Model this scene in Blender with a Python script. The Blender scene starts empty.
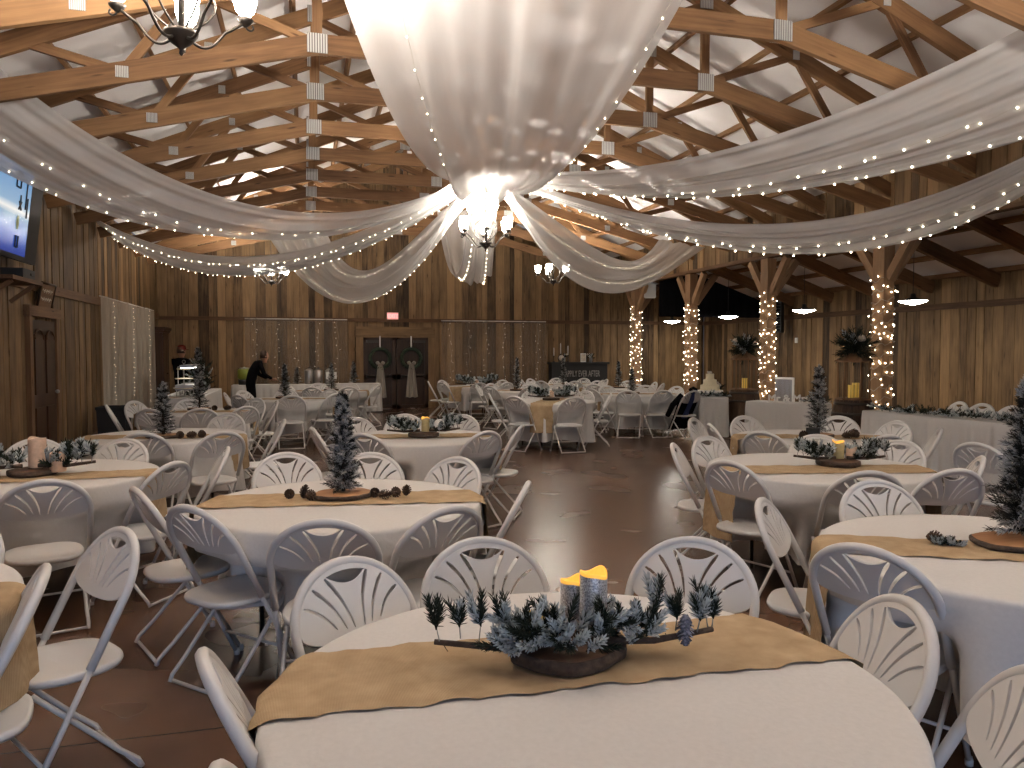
import bpy, math, random
from mathutils import Vector, Matrix, Quaternion
R = math.radians
PI = math.pi
S = bpy.context.scene
COL = S.collection

# ------------------------------------------------------------------ camera, world, lights, exposure
YAW, PITCH = R(15.05), R(2.38)
cam_d = bpy.data.cameras.new('camera'); cam_d.sensor_width = 36; cam_d.lens = 770/1024*36
cam_d.clip_start = .05; cam_d.clip_end = 200
cam = bpy.data.objects.new('camera', cam_d); COL.objects.link(cam)
cam.location = (0, 0, 1.6); cam.rotation_euler = (PI/2-PITCH, 0, -YAW)
S.camera = cam
W = bpy.data.worlds.new('world'); S.world = W; W.use_nodes = True
W.node_tree.nodes['Background'].inputs[0].default_value = (.62, .74, 1, 1)
W.node_tree.nodes['Background'].inputs[1].default_value = .3
S.view_settings.view_transform = 'Standard'; S.view_settings.look = 'None'
S.view_settings.exposure = 0.40; S.view_settings.gamma = 1; S.view_settings.use_curve_mapping = False
SHADE_E = 62.0          # lit frosted chandelier shades
UP_E = 4300.0           # lamp bulbs seen only through the open tops of the shades
BULB_E = 10.0           # fairy light bulbs
PEND_E = 48.0
DAY_W = 120.0            # daylight coming through the open barn door behind the camera
ld = bpy.data.lights.new('daylight', 'AREA'); ld.shape = 'RECTANGLE'; ld.size = 4.2; ld.size_y = 2.6
ld.energy = DAY_W; ld.color = (.50, .67, 1)
lo = bpy.data.objects.new('daylight', ld); COL.objects.link(lo)
lo.location = (-.6, -5.3, 1.45); lo.rotation_euler = (R(90), 0, 0)
S.cycles.use_denoising = True
S.cycles.max_bounces = 8; S.cycles.diffuse_bounces = 4; S.cycles.glossy_bounces = 3
S.cycles.transmission_bounces = 4; S.cycles.transparent_max_bounces = 12
S.cycles.sample_clamp_indirect = 6; S.cycles.caustics_reflective = False; S.cycles.caustics_refractive = False

# ------------------------------------------------------------------ helpers
def setp(o, label=None, cat=None, group=None, kind=None):
    if label: o['label'] = label
    if cat: o['category'] = cat
    if group: o['group'] = group
    if kind: o['kind'] = kind
    return o
def empty(name, loc=(0, 0, 0), rz=0, label=None, cat=None, group=None):
    o = bpy.data.objects.new(name, None); COL.objects.link(o)
    o.location = loc; o.rotation_euler = (0, 0, rz); o.empty_display_size = .1
    return setp(o, label, cat, group)
def link(name, me, parent=None, loc=None, label=None, cat=None, group=None, kind=None):
    o = bpy.data.objects.new(name, me); COL.objects.link(o)
    if parent: o.parent = parent
    if loc is not None: o.location = loc
    return setp(o, label, cat, group, kind)
def dup(o, parent=None):
    c = o.copy(); COL.objects.link(c); c.parent = parent
    for ch in list(o.children): dup(ch, c)
    return c

class MB:
    def __init__(s): s.v = []; s.f = []; s.t = []; s.g = []; s.m = []; s.sm = []
    def add(s, vs, fs, tone=.5, gc=None, mi=0, smooth=False):
        b = len(s.v); s.v += [tuple(x) for x in vs]
        s.t += list(tone) if isinstance(tone, (list, tuple)) else [tone]*len(vs)
        s.g += [tuple(x) for x in (gc if gc else vs)]
        for f in fs: s.f.append(tuple(i+b for i in f)); s.m.append(mi); s.sm.append(smooth)
    def box(s, c, d, rot=None, tone=.5, mi=0, gax=0, seed=None):
        hx, hy, hz = d[0]/2, d[1]/2, d[2]/2
        L = [Vector((x*hx, y*hy, z*hz)) for x in (-1, 1) for y in (-1, 1) for z in (-1, 1)]
        o = seed if seed is not None else random.random()*50
        gc = [(p[gax]+o, p[(gax+1) % 3]+o, p[(gax+2) % 3]) for p in L]
        if rot is not None: L = [rot @ p for p in L]
        c = Vector(c)
        s.add([p+c for p in L], [(0, 1, 3, 2), (4, 6, 7, 5), (0, 4, 5, 1), (2, 3, 7, 6), (0, 2, 6, 4), (1, 5, 7, 3)], tone, gc, mi)
    def beam(s, a, b, w, h, up=(0, 0, 1), tone=.5, mi=0):
        """timber from a to b, w wide, h deep"""
        a, b = Vector(a), Vector(b); x = b-a; L = x.length; x.normalize()
        up = Vector(up); y = up.cross(x)
        if y.length < 1e-4: y = Vector((0, 1, 0)).cross(x)
        y.normalize(); z = x.cross(y)
        s.box((a+b)/2, (L, w, h), Matrix((x, y, z)).transposed(), tone, mi, 0)
    def tube(s, pts, r, n=8, tone=.5, mi=0, cap=True, closed=False, smooth=True):
        pts = [Vector(p) for p in pts]; N = len(pts)
        rs = r if isinstance(r, (list, tuple)) else [r]*N
        vs = []; up = None; gc = []; acc = 0; o = random.random()*50
        for i, p in enumerate(pts):
            if closed: d = pts[(i+1) % N]-pts[i-1]
            else: d = pts[min(i+1, N-1)]-pts[max(i-1, 0)]
            d.normalize()
            if up is None: up = d.orthogonal().normalized()
            else:
                up = up-d*up.dot(d)
                up = up.normalized() if up.length > 1e-5 else d.orthogonal().normalized()
            w = d.cross(up)
            if i: acc += (p-pts[i-1]).length
            for k in range(n):
                a = 2*PI*k/n
                vs.append(p+(up*math.cos(a)+w*math.sin(a))*rs[i]); gc.append((acc+o, math.cos(a)*rs[i], math.sin(a)*rs[i]))
        fs = []
        for i in range(N if closed else N-1):
            j = (i+1) % N
            for k in range(n): fs.append((i*n+k, i*n+(k+1) % n, j*n+(k+1) % n, j*n+k))
        if cap and not closed: fs += [tuple(range(n-1, -1, -1)), tuple((N-1)*n+k for k in range(n))]
        s.add(vs, fs, tone, gc, mi, smooth)
    def lathe(s, prof, c=(0, 0, 0), n=20, tone=.5, mi=0, smooth=True, rot=None, top=True):
        c = Vector(c); vs = []; fs = []
        for r, z in prof:
            for k in range(n):
                p = Vector((r*math.cos(2*PI*k/n), r*math.sin(2*PI*k/n), z))
                vs.append((rot @ p if rot is not None else p)+c)
        for i in range(len(prof)-1):
            for k in range(n): fs.append((i*n+k, i*n+(k+1) % n, (i+1)*n+(k+1) % n, (i+1)*n+k))
        if prof[0][0] > 1e-4: fs.append(tuple(range(n-1, -1, -1)))
        if top and prof[-1][0] > 1e-4: fs.append(tuple((len(prof)-1)*n+k for k in range(n)))
        s.add(vs, fs, tone, None, mi, smooth)
    def grid(s, P, closed_u=False, tone=.5, mi=0, smooth=True, gc=None):
        """P[i][j] rows of points"""
        n = len(P[0]); vs = [p for row in P for p in row]; fs = []
        for i in range(len(P)-1):
            for j in range(n if closed_u else n-1):
                k = (j+1) % n
                fs.append((i*n+j, i*n+k, (i+1)*n+k, (i+1)*n+j))
        s.add(vs, fs, tone, gc, mi, smooth)
    def ball(s, c, r, n=8, m=6, tone=.5, mi=0):
        prof = [(r*math.sin(PI*i/m)+1e-5, -r*math.cos(PI*i/m)) for i in range(m+1)]
        s.lathe(prof, c, n, tone, mi)
    def mesh(s, name, *mats):
        me = bpy.data.meshes.new(name)
        me.from_pydata(s.v, [], s.f)
        for m in mats: me.materials.append(m)
        me.polygons.foreach_set('material_index', s.m); me.polygons.foreach_set('use_smooth', s.sm)
        a = me.attributes.new('tone', 'FLOAT', 'POINT'); a.data.foreach_set('value', s.t)
        g = me.attributes.new('gc', 'FLOAT_VECTOR', 'POINT'); g.data.foreach_set('vector', [c for p in s.g for c in p])
        me.update()
        return me
    def obj(s, name, mat, parent=None, loc=None, **k):
        mats = mat if isinstance(mat, (list, tuple)) else [mat]
        return link(name, s.mesh(name, *mats), parent, loc, **k)

# ------------------------------------------------------------------ materials
def mat(name):
    m = bpy.data.materials.new(name); m.use_nodes = True; nt = m.node_tree
    return m, nt, nt.nodes['Principled BSDF']
def N(nt, t, **k):
    n = nt.nodes.new(t)
    for a, b in k.items(): setattr(n, a, b)
    return n
def flat(name, col, rough=.5, metal=0, noise=0, nscale=20, bump=0, spec=.5):
    m, nt, b = mat(name)
    b.inputs['Base Color'].default_value = (*col, 1); b.inputs['Roughness'].default_value = rough
    b.inputs['Metallic'].default_value = metal; b.inputs['Specular IOR Level'].default_value = spec
    if noise or bump:
        tc = N(nt, 'ShaderNodeTexCoord'); no = N(nt, 'ShaderNodeTexNoise')
        no.inputs['Scale'].default_value = nscale; no.inputs['Detail'].default_value = 5
        nt.links.new(tc.outputs['Object'], no.inputs['Vector'])
        if noise:
            r = N(nt, 'ShaderNodeValToRGB')
            r.color_ramp.elements[0].color = (*[c*(1-noise) for c in col], 1); r.color_ramp.elements[1].color = (*[min(1, c*(1+noise)) for c in col], 1)
            r.color_ramp.elements[0].position = .3; r.color_ramp.elements[1].position = .7
            nt.links.new(no.outputs['Fac'], r.inputs['Fac']); nt.links.new(r.outputs['Color'], b.inputs['Base Color'])
        if bump:
            bp = N(nt, 'ShaderNodeBump'); bp.inputs['Strength'].default_value = bump; bp.inputs['Distance'].default_value = .01
            nt.links.new(no.outputs['Fac'], bp.inputs['Height']); nt.links.new(bp.outputs['Normal'], b.inputs['Normal'])
    return m
def wood(name, dark, light, rough=.65, gscale=(1.3, 30, 30), knots=True, bump=.15):
    """timber: attribute tone picks the board's own colour, attribute gc runs along the grain"""
    m, nt, b = mat(name); L = nt.links.new
    at = N(nt, 'ShaderNodeAttribute', attribute_name='tone'); ag = N(nt, 'ShaderNodeAttribute', attribute_name='gc')
    mp = N(nt, 'ShaderNodeMapping'); mp.inputs['Scale'].default_value = gscale; L(ag.outputs['Vector'], mp.inputs['Vector'])
    n1 = N(nt, 'ShaderNodeTexNoise'); n1.inputs['Scale'].default_value = 1; n1.inputs['Detail'].default_value = 6; n1.inputs['Distortion'].default_value = 1.2
    L(mp.outputs['Vector'], n1.inputs['Vector'])
    mp2 = N(nt, 'ShaderNodeMapping'); mp2.inputs['Scale'].default_value = (1.5, 4, 4); L(ag.outputs['Vector'], mp2.inputs['Vector'])
    n2 = N(nt, 'ShaderNodeTexNoise'); n2.inputs['Scale'].default_value = 1; n2.inputs['Detail'].default_value = 3
    L(mp2.outputs['Vector'], n2.inputs['Vector'])
    a = N(nt, 'ShaderNodeMath', operation='MULTIPLY_ADD'); L(n1.outputs['Fac'], a.inputs[0]); a.inputs[1].default_value = .9; a.inputs[2].default_value = -.45
    c = N(nt, 'ShaderNodeMath', operation='MULTIPLY_ADD'); L(n2.outputs['Fac'], c.inputs[0]); c.inputs[1].default_value = .8; c.inputs[2].default_value = -.4
    d = N(nt, 'ShaderNodeMath', operation='ADD'); L(a.outputs[0], d.inputs[0]); L(c.outputs[0], d.inputs[1])
    e = N(nt, 'ShaderNodeMath', operation='ADD', use_clamp=True); L(d.outputs[0], e.inputs[0]); L(at.outputs['Fac'], e.inputs[1])
    mx = N(nt, 'ShaderNodeMix', data_type='RGBA'); L(e.outputs[0], mx.inputs['Factor'])
    mx.inputs['A'].default_value = (*dark, 1); mx.inputs['B'].default_value = (*light, 1)
    out = mx.outputs['Result']
    if knots:
        mp3 = N(nt, 'ShaderNodeMapping'); mp3.inputs['Scale'].default_value = (1.6, 9, 9); L(ag.outputs['Vector'], mp3.inputs['Vector'])
        vo = N(nt, 'ShaderNodeTexVoronoi'); vo.inputs['Scale'].default_value = 1; L(mp3.outputs['Vector'], vo.inputs['Vector'])
        rp = N(nt, 'ShaderNodeValToRGB'); rp.color_ramp.elements[0].position = .05; rp.color_ramp.elements[1].position = .14
        rp.color_ramp.elements[0].color = (.25, .2, .17, 1); rp.color_ramp.elements[1].color = (1, 1, 1, 1)
        L(vo.outputs['Distance'], rp.inputs['Fac'])
        m2 = N(nt, 'ShaderNodeMix', data_type='RGBA', blend_type='MULTIPLY'); m2.inputs['Factor'].default_value = .85
        L(out, m2.inputs['A']); L(rp.outputs['Color'], m2.inputs['B']); out = m2.outputs['Result']
    L(out, b.inputs['Base Color']); b.inputs['Roughness'].default_value = rough; b.inputs['Specular IOR Level'].default_value = .3
    bp = N(nt, 'ShaderNodeBump'); bp.inputs['Strength'].default_value = bump; bp.inputs['Distance'].default_value = .01
    L(n1.outputs['Fac'], bp.inputs['Height']); L(bp.outputs['Normal'], b.inputs['Normal'])
    return m
def emit(name, col, st, sampling='AUTO'):
    m, nt, b = mat(name)
    b.inputs['Base Color'].default_value = (.8, .8, .8, 1)
    b.inputs['Emission Color'].default_value = (*col, 1); b.inputs['Emission Strength'].default_value = st
    m.cycles.emission_sampling = sampling
    return m
def tone2(name, dark, light, rough=.7, lo=.35, hi=.65):
    m, nt, b = mat(name); at = N(nt, 'ShaderNodeAttribute', attribute_name='tone')
    r = N(nt, 'ShaderNodeValToRGB'); r.color_ramp.elements[0].color = (*dark, 1); r.color_ramp.elements[1].color = (*light, 1)
    r.color_ramp.elements[0].position = lo; r.color_ramp.elements[1].position = hi
    nt.links.new(at.outputs['Fac'], r.inputs['Fac']); nt.links.new(r.outputs['Color'], b.inputs['Base Color'])
    b.inputs['Roughness'].default_value = rough; b.inputs['Specular IOR Level'].default_value = .2
    return m
def sheer(name, col, clear, trans=.5):
    m, nt, b = mat(name); L = nt.links.new; nt.nodes.remove(b); out = nt.nodes['Material Output']
    d = N(nt, 'ShaderNodeBsdfDiffuse'); d.inputs['Color'].default_value = (*col, 1)
    t = N(nt, 'ShaderNodeBsdfTranslucent'); t.inputs['Color'].default_value = (*col, 1)
    tr = N(nt, 'ShaderNodeBsdfTransparent')
    a = N(nt, 'ShaderNodeMixShader'); a.inputs[0].default_value = trans; L(d.outputs[0], a.inputs[1]); L(t.outputs[0], a.inputs[2])
    # woven density: slightly uneven
    tc = N(nt, 'ShaderNodeAttribute', attribute_name='gc'); mp = N(nt, 'ShaderNodeMapping'); mp.inputs['Scale'].default_value = (.8, 3.5, 1)
    no = N(nt, 'ShaderNodeTexNoise'); no.inputs['Scale'].default_value = 1; no.inputs['Detail'].default_value = 3
    L(tc.outputs['Vector'], mp.inputs['Vector']); L(mp.outputs['Vector'], no.inputs['Vector'])
    mr = N(nt, 'ShaderNodeMapRange'); mr.inputs['From Min'].default_value = .3; mr.inputs['From Max'].default_value = .7
    mr.inputs['To Min'].default_value = clear-.10; mr.inputs['To Max'].default_value = clear+.10; L(no.outputs['Fac'], mr.inputs['Value'])
    c = N(nt, 'ShaderNodeMixShader'); L(mr.outputs[0], c.inputs[0]); L(a.outputs[0], c.inputs[1]); L(tr.outputs[0], c.inputs[2])
    L(c.outputs[0], out.inputs['Surface'])
    return m

M = {}
M['siding'] = wood('rough_sawn_siding', (.042, .024, .012), (.35, .218, .105), gscale=(1.1, 26, 26))
M['timber'] = wood('truss_lumber', (.085, .037, .015), (.31, .17, .077), gscale=(1.2, 22, 22), bump=.05)
M['post'] = wood('post_lumber', (.13, .065, .033), (.38, .235, .13), gscale=(1.2, 22, 22))
M['rail'] = wood('rail_wood', (.07, .035, .017), (.25, .14, .07))
M['darkwood'] = wood('dark_stained_wood', (.018, .009, .005), (.085, .042, .02), rough=.4, knots=False)
M['barrel'] = wood('barrel_oak', (.018, .010, .006), (.10, .055, .03), knots=False)
M['slice'] = wood('cut_wood', (.16, .07, .03), (.42, .22, .10), knots=False)
M['darkslice'] = wood('weathered_cut_wood', (.03, .016, .009), (.13, .07, .04), knots=False)
M['bark'] = flat('bark', (.05, .032, .022), .9, noise=.55, nscale=40, bump=.8)
M['plastic'] = flat('white_plastic', (.66, .655, .645), .38)
M['tubing'] = flat('white_enamel_tubing', (.64, .635, .62), .35)
M['rubber'] = flat('grey_rubber', (.35, .34, .33), .8)
M['linen'] = flat('white_linen', (.60, .59, .575), .85, noise=.03, nscale=60, bump=.1, spec=.2)
M['burlap'] = None
M['ceiling'] = flat('white_insulation_facing', (.86, .84, .84), .55, noise=.03, nscale=1.5, bump=.6, spec=.35)
M['gusset'] = tone2('galvanised_plate', (.16, .15, .14), (.52, .51, .49), .45)
M['iron'] = flat('aged_bronze', (.06, .05, .043), .4, metal=.75)
M['black'] = flat('black_matte', (.012, .012, .013), .6)
M['blackcloth'] = flat('black_cloth', (.006, .006, .007), 1, noise=.3, nscale=30, spec=.05)
M['sheer'] = sheer('white_sheer_voile', (.78, .765, .755), .22)
M['tulle'] = sheer('brownish_white_tulle', (.62, .56, .48), .74)
M['tulleL'] = sheer('ivory_tulle', (.74, .69, .60), .32)
M['shade'] = emit('lit_frosted_glass', (1, .91, .78), SHADE_E)
M['lampbulb'] = emit('chandelier_bulb', (1, .91, .80), UP_E)
M['lampbulb_dim'] = emit('dimmed_chandelier_bulb', (1, .91, .80), UP_E*.38)
M['bulb'] = emit('fairy_bulb', (1, .84, .60), BULB_E)
M['strandbulb'] = emit('faint_strand_bulb', (1, .82, .58), 2.2)
M['pendbulb'] = emit('pendant_lamp', (1, .93, .82), PEND_E)
M['needle'] = tone2('flocked_needles', (.016, .022, .014), (.44, .48, .48))
M['treeneedle'] = tone2('flocked_tree_needles', (.018, .019, .016), (.42, .42, .41))
M['cone'] = flat('pine_cone_scales', (.055, .03, .017), .8, noise=.5, nscale=70)
M['fconeS'] = flat('frosted_pine_cone', (.16, .17, .22), .8, noise=.5, nscale=70)
M['wire'] = flat('pale_light_wire', (.55, .53, .48), .5)
M['white'] = flat('white_paint', (.78, .77, .74), .5)
M['red'] = flat('red_cap_cloth', (.11, .018, .013), .9, spec=.1)
M['skin'] = flat('skin', (.42, .23, .15), .6)
M['hair'] = flat('brown_hair', (.035, .018, .01), .8)
M['icing'] = flat('ivory_icing', (.78, .70, .50), .5, noise=.05, nscale=30, bump=.3)
M['steel'] = flat('brushed_steel', (.45, .44, .43), .3, metal=.9)
M['flowers'] = flat('cream_flowers', (.62, .55, .46), .8, noise=.3, nscale=40)
M['leaf'] = flat('dark_leaf', (.02, .035, .016), .7, noise=.4, nscale=30)
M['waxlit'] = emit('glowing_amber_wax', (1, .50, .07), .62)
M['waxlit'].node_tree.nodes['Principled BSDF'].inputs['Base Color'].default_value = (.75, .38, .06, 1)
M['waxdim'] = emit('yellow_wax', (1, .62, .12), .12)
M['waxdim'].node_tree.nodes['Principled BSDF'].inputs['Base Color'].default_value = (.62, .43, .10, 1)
M['cream'] = flat('cream_wax', (.66, .47, .34), .6, noise=.15, nscale=30)
M['paleyellow'] = flat('pale_yellow_wax', (.50, .40, .20), .6, noise=.1, nscale=30)
M['lime'] = flat('lime_drink', (.22, .27, .04), .3)
M['blue'] = flat('blue_lining', (.03, .045, .13), .8)

def mk_burlap():
    m, nt, b = mat('tan_burlap'); L = nt.links.new
    tc = N(nt, 'ShaderNodeTexCoord')
    w1 = N(nt, 'ShaderNodeTexWave', bands_direction='X'); w1.inputs['Scale'].default_value = 90; w1.inputs['Distortion'].default_value = 1.5
    w2 = N(nt, 'ShaderNodeTexWave', bands_direction='Y'); w2.inputs['Scale'].default_value = 90; w2.inputs['Distortion'].default_value = 1.5
    no = N(nt, 'ShaderNodeTexNoise'); no.inputs['Scale'].default_value = 14; no.inputs['Detail'].default_value = 6
    for n in (w1, w2, no): L(tc.outputs['Object'], n.inputs['Vector'])
    a = N(nt, 'ShaderNodeMath', operation='ADD'); L(w1.outputs['Fac'], a.inputs[0]); L(w2.outputs['Fac'], a.inputs[1])
    a2 = N(nt, 'ShaderNodeMath', operation='MULTIPLY_ADD'); L(a.outputs[0], a2.inputs[0]); a2.inputs[1].default_value = .2; L(no.outputs['Fac'], a2.inputs[2])
    r = N(nt, 'ShaderNodeValToRGB'); r.color_ramp.elements[0].position = .35; r.color_ramp.elements[1].position = 1.0
    r.color_ramp.elements[0].color = (.27, .185, .103, 1); r.color_ramp.elements[1].color = (.46, .345, .215, 1)
    L(a2.outputs[0], r.inputs['Fac']); L(r.outputs['Color'], b.inputs['Base Color'])
    b.inputs['Roughness'].default_value = .95; b.inputs['Specular IOR Level'].default_value = .1
    bp = N(nt, 'ShaderNodeBump'); bp.inputs['Strength'].default_value = .3; bp.inputs['Distance'].default_value = .002
    L(a.outputs[0], bp.inputs['Height']); L(bp.outputs['Normal'], b.inputs['Normal'])
    return m
M['burlap'] = mk_burlap()
def mk_floor():
    m, nt, b = mat('stained_concrete'); L = nt.links.new
    tc = N(nt, 'ShaderNodeTexCoord')
    n1 = N(nt, 'ShaderNodeTexNoise'); n1.inputs['Scale'].default_value = .7; n1.inputs['Detail'].default_value = 4; n1.inputs['Roughness'].default_value = .5
    n2 = N(nt, 'ShaderNodeTexNoise'); n2.inputs['Scale'].default_value = 1.5; n2.inputs['Detail'].default_value = 2
    L(tc.outputs['Object'], n1.inputs['Vector']); L(tc.outputs['Object'], n2.inputs['Vector'])
    r = N(nt, 'ShaderNodeValToRGB'); r.color_ramp.elements[0].position = .35; r.color_ramp.elements[1].position = .68
    r.color_ramp.elements[0].color = (.070, .036, .022, 1); r.color_ramp.elements[1].color = (.145, .082, .052, 1)
    L(n1.outputs['Fac'], r.inputs['Fac'])
    # saw-cut joints on a 3 m grid
    sp = N(nt, 'ShaderNodeSeparateXYZ'); L(tc.outputs['Object'], sp.inputs[0])
    masks = []
    for ax, off in ((0, 1.15), (1, .62)):
        ad = N(nt, 'ShaderNodeMath', operation='ADD'); L(sp.outputs[ax], ad.inputs[0]); ad.inputs[1].default_value = off+60
        mo = N(nt, 'ShaderNodeMath', operation='PINGPONG'); L(ad.outputs[0], mo.inputs[0]); mo.inputs[1].default_value = 1.525
        lt = N(nt, 'ShaderNodeMath', operation='LESS_THAN'); L(mo.outputs[0], lt.inputs[0]); lt.inputs[1].default_value = .004
        masks.append(lt)
    mxm = N(nt, 'ShaderNodeMath', operation='MAXIMUM'); L(masks[0].outputs[0], mxm.inputs[0]); L(masks[1].outputs[0], mxm.inputs[1])
    mx = N(nt, 'ShaderNodeMix', data_type='RGBA'); L(mxm.outputs[0], mx.inputs['Factor']); L(r.outputs['Color'], mx.inputs['A'])
    mx.inputs['B'].default_value = (.02, .012, .009, 1); L(mx.outputs['Result'], b.inputs['Base Color'])
    rr = N(nt, 'ShaderNodeMapRange'); rr.inputs['To Min'].default_value = .20; rr.inputs['To Max'].default_value = .32
    L(n2.outputs['Fac'], rr.inputs['Value']); L(rr.outputs[0], b.inputs['Roughness'])
    b.inputs['Specular IOR Level'].default_value = .5
    return m
M['floor'] = mk_floor()
def mk_glitter():
    m, nt, b = mat('silver_glitter'); L = nt.links.new
    tc = N(nt, 'ShaderNodeTexCoord'); v = N(nt, 'ShaderNodeTexVoronoi'); v.inputs['Scale'].default_value = 320
    L(tc.outputs['Object'], v.inputs['Vector'])
    r = N(nt, 'ShaderNodeValToRGB'); r.color_ramp.elements[0].color = (.22, .23, .25, 1); r.color_ramp.elements[1].color = (.85, .85, .86, 1)
    sp = N(nt, 'ShaderNodeSeparateColor'); L(v.outputs['Color'], sp.inputs[0]); L(sp.outputs[0], r.inputs['Fac'])
    L(r.outputs['Color'], b.inputs['Base Color']); b.inputs['Metallic'].default_value = .5; b.inputs['Roughness'].default_value = .35
    return m
M['glitter'] = mk_glitter()
def mk_screen():
    m, nt, b = mat('tv_picture_with_glare'); L = nt.links.new
    tc = N(nt, 'ShaderNodeTexCoord'); sp = N(nt, 'ShaderNodeSeparateXYZ'); L(tc.outputs['Object'], sp.inputs[0])
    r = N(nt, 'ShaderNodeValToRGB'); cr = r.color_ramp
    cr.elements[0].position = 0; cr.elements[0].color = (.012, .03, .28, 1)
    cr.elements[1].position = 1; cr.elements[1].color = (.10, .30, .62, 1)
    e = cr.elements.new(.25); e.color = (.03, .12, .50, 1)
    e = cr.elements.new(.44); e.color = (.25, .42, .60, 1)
    e = cr.elements.new(.50); e.color = (1.0, 1.0, .95, 1)  # white band: a reflection on the glass, painted into the glowing picture
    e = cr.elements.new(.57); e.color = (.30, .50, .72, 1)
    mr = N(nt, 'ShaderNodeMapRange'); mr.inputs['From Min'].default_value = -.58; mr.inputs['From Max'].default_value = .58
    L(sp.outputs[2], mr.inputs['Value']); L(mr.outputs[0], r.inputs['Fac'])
    b.inputs['Base Color'].default_value = (.01, .01, .01, 1); L(r.outputs['Color'], b.inputs['Emission Color']); b.inputs['Emission Strength'].default_value = .62
    b.inputs['Roughness'].default_value = .2
    return m
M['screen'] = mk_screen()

# ------------------------------------------------------------------ the room
XL, XP, XO, YB, YF = -3.75, 8.6, 12.25, 22.1, -5.0
XR0 = 2.42                                   # ridge line
def roof_z(x): return 6.90-.427*abs(x-XR0)    # underside of the white ceiling
def lean_z(x): return 4.34-.345*(x-XP)
random.seed(7)
mb = MB(); mb.box(((XL+XO)/2, (YB+YF)/2, -.1), (XO-XL+.6, YB-YF+.6, .2)); mb.obj('floor', M['floor'], kind='structure')
def siding(name, origin, ud, L, zt, z0=0, out=(0, 0), skip=(), wmin=.13, wmax=.26, dark=0.):
    """vertical rough boards along direction ud from origin; zt(u) gives the top; out is the room-side normal"""
    mb = MB(); u = 0; ox, oy = origin; nx, ny = out
    while u < L:
        w = min(random.uniform(wmin, wmax), L-u)
        if L-u-w < .05: w = L-u
        d = random.uniform(0, .016); tone = min(1, max(0, random.gauss(.42, .23)))
        segs = [(z0, None)]
        for (a, b, zb) in skip:
            if u+w > a+.01 and u < b-.01: segs = [(zb, None)]
        a0, a1 = u+.0055, u+w-.0055
        for zb, _ in segs:
            t0, t1 = zt(a0), zt(a1)
            pts = []
            for (uu, tt) in ((a0, t0), (a1, t1)):
                for dep in (-.03, d):
                    for z in (zb, tt):
                        pts.append((ox+ud[0]*uu+nx*dep, oy+ud[1]*uu+ny*dep, z))
            o = random.random()*60
            gc = [(p[2]+o, p[0]+p[1]+o, 0) for p in pts]
            mb.add(pts, [(0, 1, 3, 2), (4, 6, 7, 5), (0, 4, 5, 1), (2, 3, 7, 6), (1, 5, 7, 3), (0, 2, 6, 4)], tone, gc)
        u += w
    # backing so no light leaks between boards
    P = []
    nn = 24
    for i in range(nn+1):
        uu = L*i/nn
        P.append([(ox+ud[0]*uu-nx*.06, oy+ud[1]*uu-ny*.06, z0), (ox+ud[0]*uu-nx*.06, oy+ud[1]*uu-ny*.06, zt(uu))])
    mb.grid(P, tone=.1)
    return mb.obj(name, M['siding'], kind='structure')
RAIL = 2.5
siding('wall_left', (XL, YF), (0, 1), YB-YF, lambda u: roof_z(XL)+.02, out=(1, 0))
DX0, DX1, DZ = 1.58, 3.44, 2.02
def back_top(u):
    x = XL+u
    return roof_z(x)+.02 if x < XP else lean_z(x)+.02
siding('wall_back', (XL, YB), (1, 0), XO-XL, back_top, out=(0, -1), skip=[(DX0-XL, DX1-XL, DZ)])
siding('wall_right', (XO, YF), (0, 1), YB-YF, lambda u: lean_z(XO)+.02, out=(-1, 0))
# upper siding between nave and aisle, above the posts
siding('wall_beam', (XP, YF), (0, 1), YB-YF, lambda u: roof_z(XP)+.16, z0=3.47, out=(-1, 0))
# front wall behind the camera with a wide open barn door
mb = MB()
mb.box((-3.3, YF-.05, 2), (1.0, .1, 4.2)); mb.box((6.9, YF-.05, 2), (10.7, .1, 4.2)); mb.box((-.6, YF-.05, 3.55), (4.4, .1, 1.2))
P = [[(x, YF-.02, 4.1), (x, YF-.02, (roof_z(x) if x < XP else lean_z(x)))] for x in (XL, 0, XR0, 5, XP, XP+.01, XO)]
mb.grid(P)
mb.obj('wall_front', M['siding'], kind='structure')
# ceilings
mb = MB(); rng = random.Random(3)
for sgn in (-1, 1):
    xe = (XL if sgn < 0 else XP)
    P = []
    for j in range(60):
        y = YF+(YB-YF)*j/59
        row = []
        for i in range(26):
            x = XR0+(xe-XR0)*i/25
            sag = -.010*abs(math.sin(PI*(x-XR0)/.8))*(1+.5*math.sin(y*2.1+x*3))
            row.append((x, y, roof_z(x)+.05+sag))
        P.append(row)
    mb.grid(P)
mb.obj('ceiling', M['ceiling'], kind='structure')
mb = MB()
mb.grid([[(XP, YF, lean_z(XP)+.05), (XO, YF, lean_z(XO)+.05)], [(XP, YB, lean_z(XP)+.05), (XO, YB, lean_z(XO)+.05)]])
mb.obj('ceiling_aisle', M['ceiling'], kind='structure')
tn = 0
def trim(mb, m):
    global tn
    tn += 1
    return mb.obj(f'trim_{tn}', m, kind='structure')
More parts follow.
